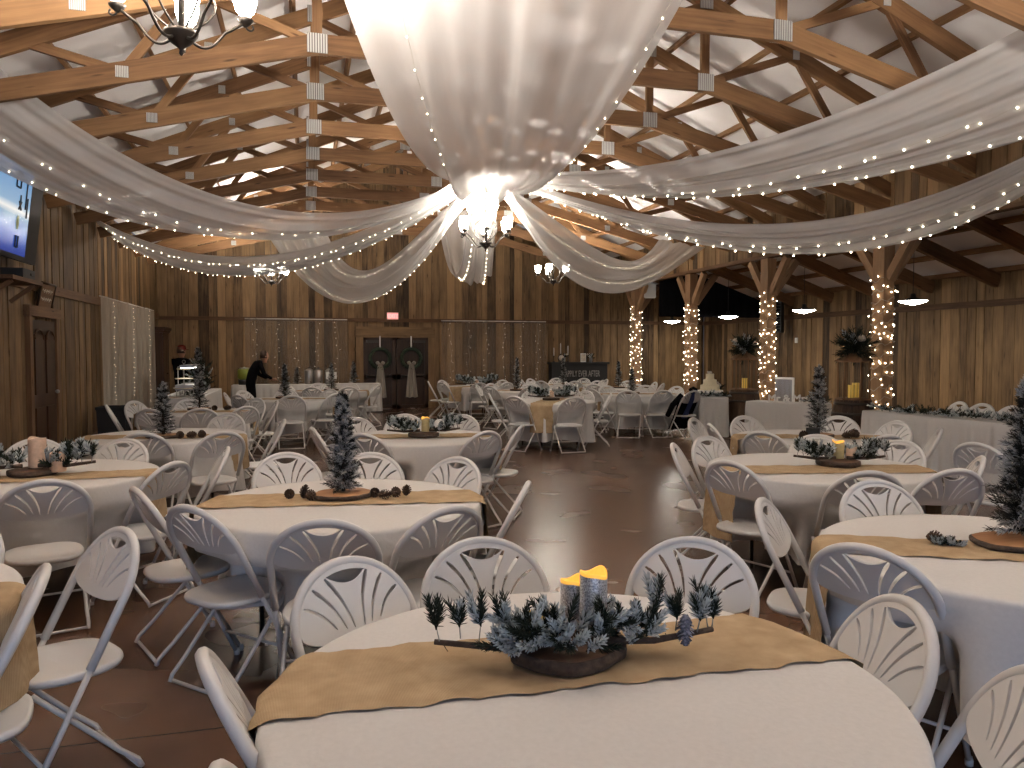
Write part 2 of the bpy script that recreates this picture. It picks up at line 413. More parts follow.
# purlins under the ceiling (each its own length of timber)
for sgn in (-1, 1):
    n = 8
    for i in range(n):
        x = XR0+sgn*(.12+i*.8)
        if x < XL+.1 or x > XP-.1: continue
        mb = MB(); y = YF
        a = sgn*math.atan(.427)
        mb.box((x, (YB+YF)/2, roof_z(x)-.045), (.045, YB-YF-.1, .09), Matrix.Rotation(a, 3, 'Y'), random.uniform(.35, .9), gax=1)
        trim(mb, M['timber'])
for i in range(5):                             # aisle purlins
    x = XP+.35+i*.8
    mb = MB(); mb.box((x, (YB+YF)/2, lean_z(x)-.03), (.05, YB-YF-.1, .09), Matrix.Rotation(math.atan(.345), 3, 'Y'), random.uniform(.3, .6), gax=1); trim(mb, M['timber'])
for k in range(18):                            # aisle rafters
    y = YB-.1-1.525*k
    mb = MB(); mb.beam((XP+.05, y, lean_z(XP)-.19), (XO-.03, y, lean_z(XO)-.19), .09, .24, tone=random.uniform(.25, .55)); trim(mb, M['timber'])
# rails
mb = MB(); mb.box((XL+.03, (YB+YF)/2, RAIL+.04), (.05, YB-YF-.1, .14), tone=.6, gax=1); trim(mb, M['rail'])
mb = MB(); mb.box(((XL+XO)/2, YB-.03, RAIL), (XO-XL-.1, .05, .10), tone=.25); trim(mb, M['rail'])
mb = MB(); mb.box((XO-.03, (YB+YF)/2, RAIL), (.05, YB-YF-.1, .12), tone=.15, gax=1); trim(mb, M['rail'])
mb = MB(); mb.box((XP, (YB+YF)/2, 3.43), (.16, YB-YF-.1, .07), tone=.4, gax=1); trim(mb, M['rail'])
mb = MB(); mb.box((XL+.015, (YB+YF)/2, .06), (.03, YB-YF-.1, .12), tone=.3, gax=1); mb.obj('baseboard_left', M['rail'], kind='structure')
mb = MB(); mb.box((XO-.015, (YB+YF)/2, .06), (.03, YB-YF-.1, .12), tone=.3, gax=1); mb.obj('baseboard_right', M['rail'], kind='structure')

# double doors in the back wall
dr = empty('door_1', ((DX0+DX1)/2, YB-.02, 0)); dr['kind'] = 'structure'
hw = (DX1-DX0)/2
mb = MB()
for sx in (-1, 1): mb.box((sx*(hw+.09), -.03, DZ/2+.05), (.20, .07, DZ+.2), tone=.55, gax=2)
mb.box((0, -.03, DZ+.14), (2*hw+.38, .08, .30), tone=.5)
mb.obj('door_frame', M['siding'], dr)
for sx in (-1, 1):
    mb = MB(); w = hw-.02
    mb.box((sx*hw/2, 0, DZ/2), (w, .05, DZ-.01), tone=.2, gax=2)
    for zc, zh in ((.46, .74), (1.46, .98)):
        for xx, ww, hh in ((-w/2+.06, .11, zh+.2), (w/2-.06, .11, zh+.2)): mb.box((sx*hw/2+xx, -.035, zc), (ww, .03, hh), tone=.35, gax=2)
        for zz in (zc-zh/2-.05, zc+zh/2+.03): mb.box((sx*hw/2, -.035, zz), (w, .03, .10), tone=.35)
    d = mb.obj('door_leaf', M['darkwood'], dr)
    mb = MB(); mb.tube([(sx*(hw/2-.3), -.1, .92), (sx*(hw/2+.35), -.1, .92)], .022); mb.box((sx*(hw/2-.3), -.07, .92), (.06, .06, .08)); mb.box((sx*(hw/2+.35), -.07, .92), (.06, .06, .08))
    mb.obj('push_bar', M['iron'], d)
    mb = MB(); mb.box((sx*(hw/2+.2), -.07, 1.9), (.34, .07, .07)); mb.obj('door_closer', M['iron'], d)
# door on the left wall
dl = empty('door_2', (XL+.02, 12.72, 0)); dl['kind'] = 'structure'
mb = MB()
for sy in (-1, 1): mb.box((.02, sy*.60, 1.05), (.07, .12, 2.14), tone=.5, gax=2)
mb.box((.03, 0, 2.18), (.09, 1.42, .15), tone=.55, gax=1)
mb.obj('door_frame', M['rail'], dl)
mb = MB(); mb.box((0, 0, 1.03), (.05, 1.08, 2.06), tone=.45, gax=2)
for sy in (-1, 1):
    for zc, zh in ((.5, .6), (1.42, .86)): mb.box((.03, sy*.25, zc), (.035, .36, zh), tone=.6, gax=2)
def arch(mb, cy, zb, w, h, d=.03):
    pts = [(.045, cy-w/2, zb)]+[(.045, cy+w/2*math.cos(PI-PI*i/10), zb+h*math.sin(PI*i/10)) for i in range(11)]+[(.045, cy+w/2, zb)]
    mb.tube(pts, .015, 6, .7)
for sy in (-1, 1): arch(mb, sy*.25, 1.78, .36, .14)
lf = mb.obj('door_leaf', M['darkwood'], dl)
mb = MB(); mb.ball((.08, .42, 1.0), .03); mb.tube([(.02, .42, 1.0), (.07, .42, 1.0)], .012); mb.obj('door_handle', M['steel'], lf)

# ------------------------------------------------------------------ roof trusses
XA, XB = .16, 4.62
def zt(x): return roof_z(x)-.10-.115      # centre of top chord
ORD = ['first', 'second', 'third', 'fourth', 'fifth', 'sixth', 'seventh', 'eighth', 'ninth', 'tenth', 'eleventh', 'twelfth', 'thirteenth', 'fourteenth', 'fifteenth', 'sixteenth', 'seventeenth']
rng = random.Random(11)
tru = None
def plate(mb, x, z, w, h):
    for s in (-1, 1): mb.box((x, s*.034, z), (w, .006, h), tone=.3)
    for k in range(8):                          # pressed ridges of the plate
        for s in (-1, 1): mb.box((x-w/2+w*(k+.5)/8, s*.040, z), (w*.07, .008, h*.98), tone=.8)
def make_truss(y, lab):
    t = empty('roof_truss', (0, y, 0), 0, lab, 'roof truss', 'roof trusses over the hall')
    cnt = [0]
    def member(name, a, b, h, tone=None):
        cnt[0] += 1; w = {'top_chord': .0620, 'bottom_chord': .0600-.001*(cnt[0] % 3), 'king_post': .054, 'vertical_web': .052}.get(name, .0440+.0007*(cnt[0] % 6))
        mb = MB(); mb.beam((a[0], 0, a[1]), (b[0], 0, b[1]), w, h, (0, 0, 1) if abs(a[0]-b[0]) > .05 else (1, 0, 0), tone if tone is not None else rng.uniform(.3, .75))
        mb.obj(name, M['timber'], t)
    xl, xr = XL+.06, XP+.15
    member('top_chord', (XR0, zt(XR0)), (xl, zt(xl)), .19); member('top_chord', (XR0, zt(XR0)), (xr-.1, zt(xr-.1)), .19)
    zb = 4.79
    member('bottom_chord', (XA-.02, zb), (XB+.02, zb), .20)
    zl = zb-.25*(XA-xl); zr = zb-.25*(xr-.1-XB)
    member('bottom_chord', (XA, zb), (xl, zl), .20); member('bottom_chord', (XB, zb), (xr-.1, zr), .20)
    member('king_post', (XR0, zb), (XR0, zt(XR0)), .09)
    for x, sg in ((XA, -1), (XB, 1)):
        member('vertical_web', (x, zb), (x, zt(x)), .10)
        member('diagonal_web', (x, zt(x)-.05), (XR0, zb), .09)
        xt, xb = x+sg*1.22, x+sg*1.85
        member('diagonal_web', (x, zb), (xt, zt(xt)), .09); member('diagonal_web', (xt, zt(xt)), (xb, zb-.25*(abs(xb-x))), .09)
        xt2 = x+sg*2.75
        member('diagonal_web', (xb, zb-.25*abs(xb-x)), (xt2, zt(xt2)), .09)
        for (px_, pz, pw, ph) in ((x, zb, .21, .20), (x, zt(x)+.0, .17, .20), (xt, zt(xt), .09, .11), (xb, zb-.25*abs(xb-x), .12, .11)):
            mb = MB(); plate(mb, px_, pz, pw, ph); mb.obj('gusset_plate', M['gusset'], t)
    mb = MB(); plate(mb, XR0, zb, .2, .18); mb.obj('gusset_plate', M['gusset'], t)
    mb = MB(); plate(mb, XR0, zt(XR0)-.06, .25, .2); mb.obj('gusset_plate', M['gusset'], t)
for k in range(13):
    y = YB-1.525*(k+1)+.0
    make_truss(y, f'timber scissor roof truss, {ORD[k]} from the plank wall with the double doors')

# ------------------------------------------------------------------ posts with wound lights
OCT = MB(); OCT.lathe([(1e-4, -1), (.72, -.6), (1, 0), (.72, .6), (1e-4, 1)], n=6); OCT.v = [tuple(c*.0118 for c in v) for v in OCT.v]
BULB = OCT.mesh('bulb', M['bulb'])
SB = MB(); SB.v = [tuple(c*.62 for c in v) for v in OCT.v]; SB.f = OCT.f; SB.t = OCT.t; SB.g = OCT.g; SB.m = OCT.m; SB.sm = OCT.sm
SMALLBULB = SB.mesh('bulb', M['bulb'])
ST = MB(); ST.v = [tuple(c*.55 for c in v) for v in OCT.v]; ST.f = OCT.f; ST.t = OCT.t; ST.g = OCT.g; ST.m = OCT.m; ST.sm = OCT.sm
STRANDBULB = ST.mesh('bulb', M['strandbulb'])
def string(name, pts, bulbs, lab, cat='string lights', group=None, small=False, r=.003, bm=None):
    root = empty(name, (0, 0, 0), 0, lab, cat, group)
    mb = MB(); mb.tube(pts, r, 4); mb.obj('wire', M['wire'], root)
    for b in bulbs[:100]: link('bulb', bm or (SMALLBULB if small else BULB), root, b)
    if len(bulbs) > 100:
        m2 = MB()
        for b in bulbs[100:]: m2.add([Vector(v)*(.62 if small else 1)+Vector(b) for v in OCT.v], OCT.f)
        m2.obj('bulb', M['bulb'], root, kind='stuff')
    return root
PY = [10.0, 13.05, 16.1, 19.15, 6.95, 3.9]
PN = ['beside the nearer barrel and long head table', 'beside the farther barrel and the cake table', 'third along the row, behind the cake table', 'last along the row near the back wall', 'outside the picture beside the long table', 'outside the picture by the camera']
rng = random.Random(5)
for i, y in enumerate(PY):
    t = empty('timber_post', (XP, y, 0), 0, 'square timber post with angled braces, '+PN[i], 'post', 'timber posts between hall and aisle')
    mb = MB(); mb.box((0, 0, 1.69), (.19, .24, 3.38), tone=.7, gax=2); mb.obj('shaft', M['post'], t)
    for d in ((0, -1), (0, 1), (1, 0)):
        mb = MB(); mb.beam((d[0]*.12, d[1]*.12, 2.72), (d[0]*.60, d[1]*.60, 3.36), .10, .13, (0, 0, 1), rng.uniform(.6, .9)); mb.obj('brace', M['post'], t)
    if i > 3: continue
    pts = []; bl = []
    hx, hy = .112, .138; per = 4*(hx+hy); s = 0; z = .55; ztop = 2.72; n = 0
    turns = 13; tot = turns*per
    def on(s):
        s %= per
        if s < 2*hx: return (-hx+s, -hy)
        s -= 2*hx
        if s < 2*hy: return (hx, -hy+s)
        s -= 2*hy
        if s < 2*hx: return (hx-s, hy)
        s -= 2*hx
        return (-hx, hy-s)
    K = int(tot/.06)
    for k in range(K+1):
        q = tot*k/K; x, yy = on(q); zz = z+(ztop-z)*k/K+.03*math.sin(k*1.7)
        pts.append((XP+x, y+yy, zz))
    nb = 118
    for k in range(nb):
        q = tot*(k+rng.uniform(-.3, .3))/nb; q = max(0, min(tot, q)); x, yy = on(q)
        bl.append((XP+x*1.06+rng.uniform(-.02, .02), y+yy*1.06+rng.uniform(-.02, .02), z+(ztop-z)*q/tot+rng.uniform(-.11, .11)))
    rng.shuffle(bl)
    string('string_lights', pts, bl, 'warm fairy lights wound around the timber post '+PN[i], group='fairy lights on the posts')

# ------------------------------------------------------------------ ceiling drapes
CC = Vector((2.42, 10.4, 4.12))
def edge(P, s, k, t): return CC+(Vector(P)-CC)*t-Vector((0, 0, 4*s*t*(1-t)*(1+k*(t-.5))))
DR = {  # edge A hook, sag, skew ; edge B hook, sag, skew ; middle droop ; words
 'D1': ((-3.0, 8.23, 4.49), 1.07, .16, (-3.67, 9.14, 3.86), 1.02, .14, .10, 'sweeping to the plank wall above the television'),
 'D2': ((-3.68, 15.6, 4.03), .94, -.06, (-3.68, 16.6, 3.9), 1.08, .04, .08, 'swagging to the plank wall beyond the panelled door'),
 'D3': ((.37, 16.0, 4.2), .98, 1.6, (-.82, 15.9, 4.15), 1.74, -.14, .05, 'dipping low behind another, above the exit sign'),
 'D4': ((3.95, 16.3, 4.62), 1.40, .1, (2.75, 16.4, 4.62), 1.40, .1, .14, 'hanging short and head-on behind the central chandelier'),
 'D5': ((7.63, 15.79, 4.1), .62, 1.8, (8.01, 14.43, 3.76), 1.32, -.8, .05, 'dipping to the beam by the white speaker'),
 'D6': ((8.41, 7.03, 4.06), .88, .31, (8.43, 7.38, 3.53), .90, .62, .05, 'lower of two sweeping over the lit posts'),
 'D7': ((6.46, 5.25, 4.65), .56, -.03, (7.76, 5.01, 4.06), .68, -.03, .08, 'upper of two sweeping over the lit posts'),
 'D0': ((-.06, 5.1, 4.91), 1.02, .44, (2.9, 4.71, 4.79), .88, -.12, .16, 'rising overhead toward the viewer, widest of all'),
}
rng = random.Random(21)
for k, (PA, sa, ka, PB, sb, kb, droop, words) in DR.items():
    nt_, ns = 64, 72; P = []; G = []
    ph = [rng.uniform(0, 6.28) for _ in range(4)]
    def surf(t, s, off=0):
        a = edge(PA, sa, ka, t); b = edge(PB, sb, kb, t)
        u = (s+1)/2
        # gathered at the collar: fan the gathers around a small ring
        p = a.lerp(b, u)
        d = (Vector(PA)+Vector(PB))/2-CC; d.normalize(); side = Vector((-d.y, d.x, 0)).normalized()
        if side.dot(Vector(PB)-Vector(PA)) < 0: side = -side
        g = (1-t)**3
        p = p+side*(s*.20*g)+Vector((0, 0, -.06*g*(1-s*s)))
        p = p-Vector((0, 0, droop*4*t*(1-t)*(1-s*s)))
        amp = (.085 if k == 'D0' else .055)*(.35+.65*min(1, (1-t)*1.6))*(1-.25*g)
        f = (math.sin(s*9+ph[0]+.8*math.sin(t*3+ph[1]))+.55*math.sin(s*17+ph[2]+t*1.2)+.22*math.sin(s*31+ph[3]))
        nrm = Vector((0, 0, 1)).lerp(side, .35 if k not in ('D1', 'D6', 'D7') else .6).normalized()
        e = min(1, (1-abs(s))*6)
        return p+nrm*(amp*f*(.3+.7*e)-off)
    for i in range(nt_+1):
        t = .015+.985*i/nt_
        P.append([surf(t, -1+2*j/ns) for j in range(ns+1)]); G.append([(t*5, j/ns*2, 0) for j in range(ns+1)])
    mb = MB(); mb.grid(P, gc=[g for r in G for g in r])
    mb.obj('ceiling_drape', M['sheer'], label='white sheer ceiling drape '+words, cat='drape', group='sheer drapes fanning from the central chandelier')
    for s0, nm in ((-.55, 'upper fold'), (.86, 'lower edge')):
        if k in ('D0',): s0 = -.68 if s0 < 0 else .93
        if k in ('D1', 'D6', 'D7') and s0 < 0: s0 = .2
        if k in ('D4', 'D3', 'D5'): s0 = -.5 if s0 < 0 else .6
        pts = []; bl = []
        for i in range(81):
            t = .05+.93*i/80
            pts.append(surf(t, s0, .014)+Vector((0, 0, .012*math.sin(i*1.3))))
        Ltot = sum((pts[i+1]-pts[i]).length for i in range(80)); nb = int(Ltot/{'D1': .20, 'D7': .22, 'D0': .24, 'D6': .21}.get(k, .15))
        for j in range(nb):
            q = max(0, min(79.9, (j+.5+rng.uniform(-.45, .45))/nb*80)); i = min(79, int(q)); bl.append(pts[i].lerp(pts[i+1], q-i)-Vector((0, 0, .012)))
        string('string_lights', pts, bl, f'fairy lights, {nm} of drape {words}', group='fairy lights on the drapes', small=(k in ('D0', 'D1', 'D2', 'D3', 'D4', 'D5')), r=.002)

# ------------------------------------------------------------------ chandeliers
def arm_curve(r, z0, zc, n=26):
    """S-curve from the hub bowl out to the cup, then a scroll"""
    pts = []
    for i in range(n):
        u = i/(n-1)
        pts.append((.04+(r-.04)*u, z0-.05*math.sin(PI*min(1, u*1.6))+(zc-z0)*(u**1.7)))
    return pts
def make_chandelier(loc, lab, drop, arms=5, two=False, bulb='lampbulb'):
    t = empty('chandelier', loc, 0, lab, 'chandelier', 'bronze chandeliers')
    # local z=0 is the bottom finial
    mb = MB(); mb.lathe([(.001, 0), (.012, .012), (.008, .03), (.02, .045), (.055, .07), (.085, .11), (.09, .125), (.05, .13), (.02, .14)], n=20); mb.obj('bowl', M['iron'], t)
    mb = MB(); mb.tube([(0, 0, .12), (0, 0, .72)], .012); mb.lathe([(.012, .40), (.05, .46), (.04, .52), (.012, .58)], n=16); mb.lathe([(.012, .66), (.035, .70), (.012, .74)], n=16); mb.obj('column', M['iron'], t)
    def ring(n, r, zc, z0, a0):
        for i in range(n):
            a = a0+2*PI*i/n; c, s_ = math.cos(a), math.sin(a)
            mb = MB(); mb.tube([(c*x, s_*x, z) for x, z in arm_curve(r, z0, zc)], .0085, 6)
            sc = [(r+.03+.045*math.cos(q)*(1-q/9), zc-.02+.045*math.sin(q)*(1-q/9)) for q in [PI-.2+j*.35 for j in range(13)]]
            mb.tube([(c*x, s_*x, z) for x, z in sc], .006, 5)
            x2 = [(.02+.16*math.sin(PI*u)*1.0, .12+.36*u) for u in [j/12 for j in range(13)]]
            mb.tube([(c*x, s_*x, z) for x, z in x2], .006, 5)
            mb.obj('arm', M['iron'], t)
            mb = MB(); mb.lathe([(.006, zc-.03), (.03, zc-.01), (.045, zc+.01), (.03, zc+.02), (.02, zc+.045)], (c*r, s_*r, 0), 12); mb.obj('lamp_cup', M['iron'], t)
            mb = MB(); mb.lathe([(.025, zc+.03), (.05, zc+.06), (.064, zc+.11), (.062, zc+.15), (.07, zc+.18)], (c*r, s_*r, 0), 12, top=False); sh = mb.obj('lamp_shade', M['shade'], t)
            mb = MB(); mb.lathe([(.001, zc+.150), (.030, zc+.154), (.046, zc+.170), (.034, zc+.186), (.001, zc+.194)], (c*r, s_*r, 0), 8); mb.obj('lamp_bulb', M[bulb], sh)
    ring(arms, .34, .26, .10, .35)
    if two: ring(3, .2, .50, .42, .9)
    mb = MB()
    z = .74; k = 0
    while z < drop-.05:
        a = k % 2; lk = []
        for j in range(9):
            q = 2*PI*j/8; x = .012*math.cos(q); lk.append(((x if a else 0), (0 if a else x), z+.025+.025*math.sin(q)))
        mb.tube(lk[:-1], .0035, 4, closed=True); z += .042; k += 1
    mb.obj('chain', M['iron'], t)
    mb = MB(); mb.lathe([(.015, drop-.06), (.05, drop-.03), (.06, drop)], n=16); mb.obj('canopy', M['iron'], t)
    return t
ZTR = 4.69
for (x, y0, y1, z) in ((2.42, 9.9, 11.425, 4.74), (-.62, 3.8, 5.325, 4.60), (-.72, 17.525, 19.05, 4.56), (5.3, 16.0, 17.525, 4.62), (5.5, .75, 2.275, 4.57)):
    mb = MB(); mb.beam((x, y0, z), (x, y1, z), .09, .09, tone=.6); trim(mb, M['timber'])
make_chandelier((2.42, 10.4, 2.98), 'central bronze chandelier where all the white drapes gather', ZTR-2.98, 6, True, 'lampbulb_dim')
make_chandelier((-.62, 4.5, 3.18), 'near bronze chandelier with scrolled arms, cropped by the top edge', 4.56-3.18)
make_chandelier((-.72, 18.6, 3.1), 'far chandelier glimpsed below the drape over the buffet', 4.52-3.1, bulb='lampbulb_dim')
make_chandelier((5.3, 16.2, 3.05), 'far chandelier partly covered by the drape over the mantel', 4.58-3.05, bulb='lampbulb_dim')
make_chandelier((5.5, 1.5, 3.2), 'chandelier outside the picture beside the near drape', 4.53-3.2)

# pendants in the side aisle
for i, y in enumerate((11.36, 14.44, 17.53, 20.62)):
    x = 10.4
    t = empty('pendant_lamp', (x, y, 2.5), 0, 'barn pendant lamp with flat white light, '+['first of the four, largest', 'second of the four, beyond the near post', 'third of the four, between two posts', 'last of the four near the back wall'][i], 'pendant lamp', 'barn pendants in the side aisle')
    zc = lean_z(x)-.09-2.5 if True else 0
    mb = MB(); mb.tube([(0, 0, .12), (0, 0, zc)], .006, 6); mb.obj('cord', M['black'], t)
    mb = MB(); mb.lathe([(.06, zc), (.06, zc-.03), (.02, zc-.045)], n=14); mb.obj('canopy', M['black'], t)
    mb = MB(); mb.lathe([(.25, 0), (.24, .012), (.10, .045), (.045, .07), (.04, .13), (.01, .135)], n=28); mb.obj('shade', M['black'], t)
    mb = MB(); mb.lathe([(.243, .004), (.20, -.022), (.11, -.045), (.05, -.062), (.001, -.07)], n=24); mb.obj('lamp_diffuser', M['pendbulb'], t)

# ------------------------------------------------------------------ folding chair
def curve_mesh(outer, holes, depth, bevel):
    cu = bpy.data.curves.new('panel', 'CURVE'); cu.dimensions = '2D'; cu.fill_mode = 'BOTH'; cu.extrude = depth; cu.bevel_depth = bevel; cu.bevel_resolution = 1
    for poly in [outer]+holes:
        sp = cu.splines.new('POLY'); sp.points.add(len(poly)-1)
        for p, (x, y) in zip(sp.points, poly): p.co = (x, y, 0, 1)
        sp.use_cyclic_u = True
    o = bpy.data.objects.new('panel', cu); COL.objects.link(o)
    dg = bpy.context.evaluated_depsgraph_get(); me = bpy.data.meshes.new_from_object(o.evaluated_get(dg), depsgraph=dg)
    vs = [tuple(v.co) for v in me.vertices]; fs = [tuple(p.vertices) for p in me.polygons]
    bpy.data.objects.remove(o); bpy.data.curves.remove(cu); bpy.data.meshes.remove(me)
    return vs, fs
FOOT, TOP = Vector((0, .21, .012)), Vector((0, -.25, .893))
LS = (TOP-FOOT).length; VD = (TOP-FOOT)/LS; ND = Vector((1, 0, 0)).cross(VD)   # ND points to the sitter's front-up side
def slant(u, v, n=0): return Vector((u, 0, 0))+FOOT+VD*v+ND*n
AW, AH = .232, .222
def arch_pts(w, h, top, vlow, n=22):
    pts = [(-w, vlow)] if vlow is not None else []
    for i in range(n+1):
        a = PI-PI*i/n; pts.append((w*math.cos(a), top-h+h*math.sin(a)))
    if vlow is not None: pts.append((w, vlow))
    return pts
def chair_parts():
    parts = []
    def add(name, mb, m): parts.append((name, mb.mesh(name, m)))
    # back panel with fan slots and a crescent hand hole
    o = arch_pts(AW-.012, AH-.012, LS-.012, None, 30)
    low = [(-(AW-.014)*math.cos(PI*i/16), LS-.212-.058*math.sin(PI*i/16)**.8) for i in range(17)][::-1]
    outer = o+low
    holes = []
    hw_, ht = .078, LS-.036
    up_ = [(-hw_+2*hw_*i/10, ht-.012*(abs(-1+.2*i)**2)) for i in range(11)]
    dn_ = [(hw_-2*hw_*i/10, ht-.014-.032*(1-abs(1-.2*i)**2)) for i in range(11)]
    holes.append((up_+dn_)[::-1])
    for sg in (-1, 1):
        for (bx, by), (tx_, ty), wt in (((.019, .232), (.084, .052), .0092), ((.050, .228), (.139, .078), .0086), ((.086, .222), (.186, .130), .0075)):
            A_, B_ = Vector((sg*bx, LS-by)), Vector((sg*tx_, LS-ty)); d_ = (B_-A_).normalized(); n_ = Vector((-d_.y, d_.x))
            L_, Rr = [], []
            for i in range(9):
                u = i/8; c_ = A_.lerp(B_, u)+n_*(.012*math.sin(PI*u)*sg); wd = (.0042+(wt-.0042)*u)*(1 if 0 < i < 8 else .55)
                L_.append(tuple(c_+n_*wd)); Rr.append(tuple(c_-n_*wd))
            holes.append(L_+Rr[::-1])
    vs, fs = curve_mesh(outer, holes, .004, .0012)
    mb = MB(); mb.add([slant(x, y, z) for x, y, z in vs], fs); add('backrest', mb, M['plastic'])
    # arched frame and front legs are one bent tube; legs kept as their own parts
    vs0 = .50
    mb = MB(); pts = arch_pts(AW, AH, LS-.006, vs0, 24)
    mb.tube([slant(u, v, .004) for u, v in pts], .0165, 8)
    add('back_frame', mb, M['plastic'])
    for s in (-1, 1):
        mb = MB(); mb.tube([slant(s*AW, vs0+.02, .006), slant(s*AW, .02, .006)], .0115, 7); mb.lathe([(.015, 0), (.016, .02), (.012, .035)], slant(s*AW, 0, .006)+Vector((0, 0, -.010)), 8); add('leg', mb, M['tubing'])
    mb = MB(); mb.tube([slant(-AW, .16, .006), slant(AW, .16, .006)], .008, 6); add('stretcher', mb, M['tubing'])
    # seat
    so = []
    for i in range(40):
        a = 2*PI*i/40; c, s = math.cos(a), math.sin(a)
        x = .205*math.copysign(abs(c)**.62, c); y = .205*math.copysign(abs(s)**.75, s)
        if y < 0: x *= 1-.06*(-y/.2)
        so.append((x, y))
    mb = MB(); rows = []
    for f, z in ((.80, .418), (.97, .412), (1.0, .425), (.985, .438), (.93, .441), (.6, .434), (.25, .430), (.0, .429)):
        rows.append([(x*f, y*f, z+(.012*((y*f-.05)/.2) if y > .05 else 0)) for x, y in so])
    mb.grid(rows, closed_u=True); mb.add([rows[0][i] for i in range(40)], [tuple(range(39, -1, -1))])
    add('seat', mb, M['plastic'])
    # rear legs: from the seat front under to the floor behind, joined by a foot bar
    for s in (-1, 1):
        mb = MB(); mb.tube([(s*.195, .15, .405), (s*.198, .02, .27), (s*.200, -.13, .11), (s*.202, -.20, .045), (s*.200, -.215, .014)], .0105, 7); add('leg', mb, M['tubing'])
    mb = MB(); mb.tube([(-.2, -.205, .02), (.2, -.205, .02)], .009, 6); add('stretcher', mb, M['tubing'])
    return parts
CHAIR = chair_parts()
chair0 = empty('folding_chair')
for nm, me in CHAIR: link(nm, me, chair0)

# ------------------------------------------------------------------ tables, chairs round them
TABLES = {
  'T1': ((0.66, 1.78), [(0.243, 2.451, 148), (0.64, 2.577, 179), (1.26, 2.429, -137), (1.41, 1.85, -76), (1.352, 1.4, -61), (0.01, 1.93, 78), (0.10, 1.365, 78)]),
  'T2': ((0.2, 4.38), [(-0.35, 3.95, 46), (-0.63, 4.44, 66), (0.094, 3.553, 7), (0.532, 3.663, -25), (0.93, 4.078, -68), (-0.08, 5.36, 165), (0.39, 5.2, -169), (0.804, 4.89, -130)]),
  'T3': ((1.08, 7.58), [(0.617, 6.94, 36), (1.445, 6.88, -28), (1.791, 7.236, -64), (1.082, 8.51, -180), (1.573, 8.297, -146), (0.644, 8.239, 147), (0.302, 7.44, 80)]),
  'T4': ((3.6, 4.82), [(2.869, 4.522, 68), (2.94, 5.254, 123), (3.319, 5.558, 159), (4.361, 5.032, -106), (3.30, 4.06, 18), (3.82, 4.0, 8), (4.215, 4.324, -51), (4.076, 5.45, -143)]),
  'T5': ((-1.78, 5.88), [(-1.475, 4.98, -19), (-1.027, 5.434, -59), (-0.806, 6.013, -98), (-1.503, 6.62, -159), (-2.053, 6.79, 163)]),
  'T6': ((-1.36, 8.32), [(-1.38, 7.56, 1), (-0.83, 7.46, -30), (-0.46, 8.35, -95), (-0.95, 9.16, -155)]),
  'T7': ((2.86, 2.52), [(2.18, 2.47, 62), (2.281, 3.058, 133), (2.976, 3.301, -172)]),
  'T8': ((4.030, 12.500), [(4.060, 11.610, -2), (3.400, 11.983, 51), (4.782, 12.258, -72), (3.259, 12.672, 103), (4.027, 13.308, 178), (4.740, 13.047, 236)]),
  'T9': ((-1.75, 2.95), [(-0.91, 3.21, -124), (-1.07, 2.75, -104), (-1.52, 3.58, -160)]),
  'T17': ((4.83, 6.5), [(4.134, 6.126, 62), (4.065, 6.698, 105), (4.706, 7.28, 171), (5.491, 7.076, -131), (5.619, 6.544, -93), (4.792, 5.711, 3), (4.158, 7.243, 138), (5.46, 5.96, -50)]),
  'T10': ((-1.46, 11.5), [(-1.31, 10.562, -9), (-1.78, 10.605, 20), (-2.318, 11.331, 79), (-0.887, 10.743, -37), (-2.184, 11.972, 120), (-1.634, 12.294, 164), (-0.88, 12.187, 224), (-0.641, 11.587, 261)]),
  'T11': ((-0.3, 14.2), [(-0.235, 13.252, -4), (-0.898, 13.544, 47), (-1.11, 14.198, 91), (-0.932, 14.785, 128), (-0.359, 15.009, 182), (0.309, 14.815, 222), (0.569, 14.197, 276), (0.314, 13.596, 313)]),
  'T15': ((6.4, 14.1), [(5.85, 13.3, 30), (6.38, 13.22, -2), (6.79, 12.95, -18), (5.517, 13.846, 74), (5.645, 14.489, 111), (6.172, 14.898, 170), (6.87, 14.82, 207), (7.19, 14.351, 248)]),
  'T12': ((0.55, 17.0), [(0.913, 17.735, 204), (1.328, 17.207, 249), (1.285, 16.606, 299), (0.815, 16.202, 349), (0.206, 16.223, 20), (-0.248, 16.76, 71), (-0.18, 17.412, 120), (0.353, 17.788, 160)]),
  'T13': ((4.0, 18.3), [(4.196, 19.152, 189), (4.661, 18.787, 233), (4.879, 18.212, 281), (4.446, 17.532, 336), (3.92, 17.469, 12), (3.279, 17.851, 64), (3.12, 18.479, 99), (3.477, 18.974, 137)]),
  'T14': ((4.6, 15.9), [(4.912, 16.68, 195), (5.293, 16.339, 242), (5.403, 15.673, 280), (4.933, 15.117, 333), (4.422, 15.113, 8), (3.865, 15.541, 58), (3.807, 16.144, 114), (4.147, 16.635, 152)]),
  'T18': ((6.45, 18.8), [(6.55, 19.662, 193), (7.107, 19.427, 228), (7.336, 18.719, 275), (7.051, 18.235, 318), (6.35, 17.895, 4), (5.775, 18.211, 51), (5.591, 18.882, 98), (5.906, 19.43, 145)]),
  'T20': ((6.9, 16.6), [(7.474, 17.315, 225), (7.705, 16.604, 275), (7.609, 16.02, 312), (6.991, 15.785, 356), (6.285, 15.957, 50), (6.102, 16.533, 91), (6.188, 17.159, 123), (6.918, 17.494, 186)]),
}
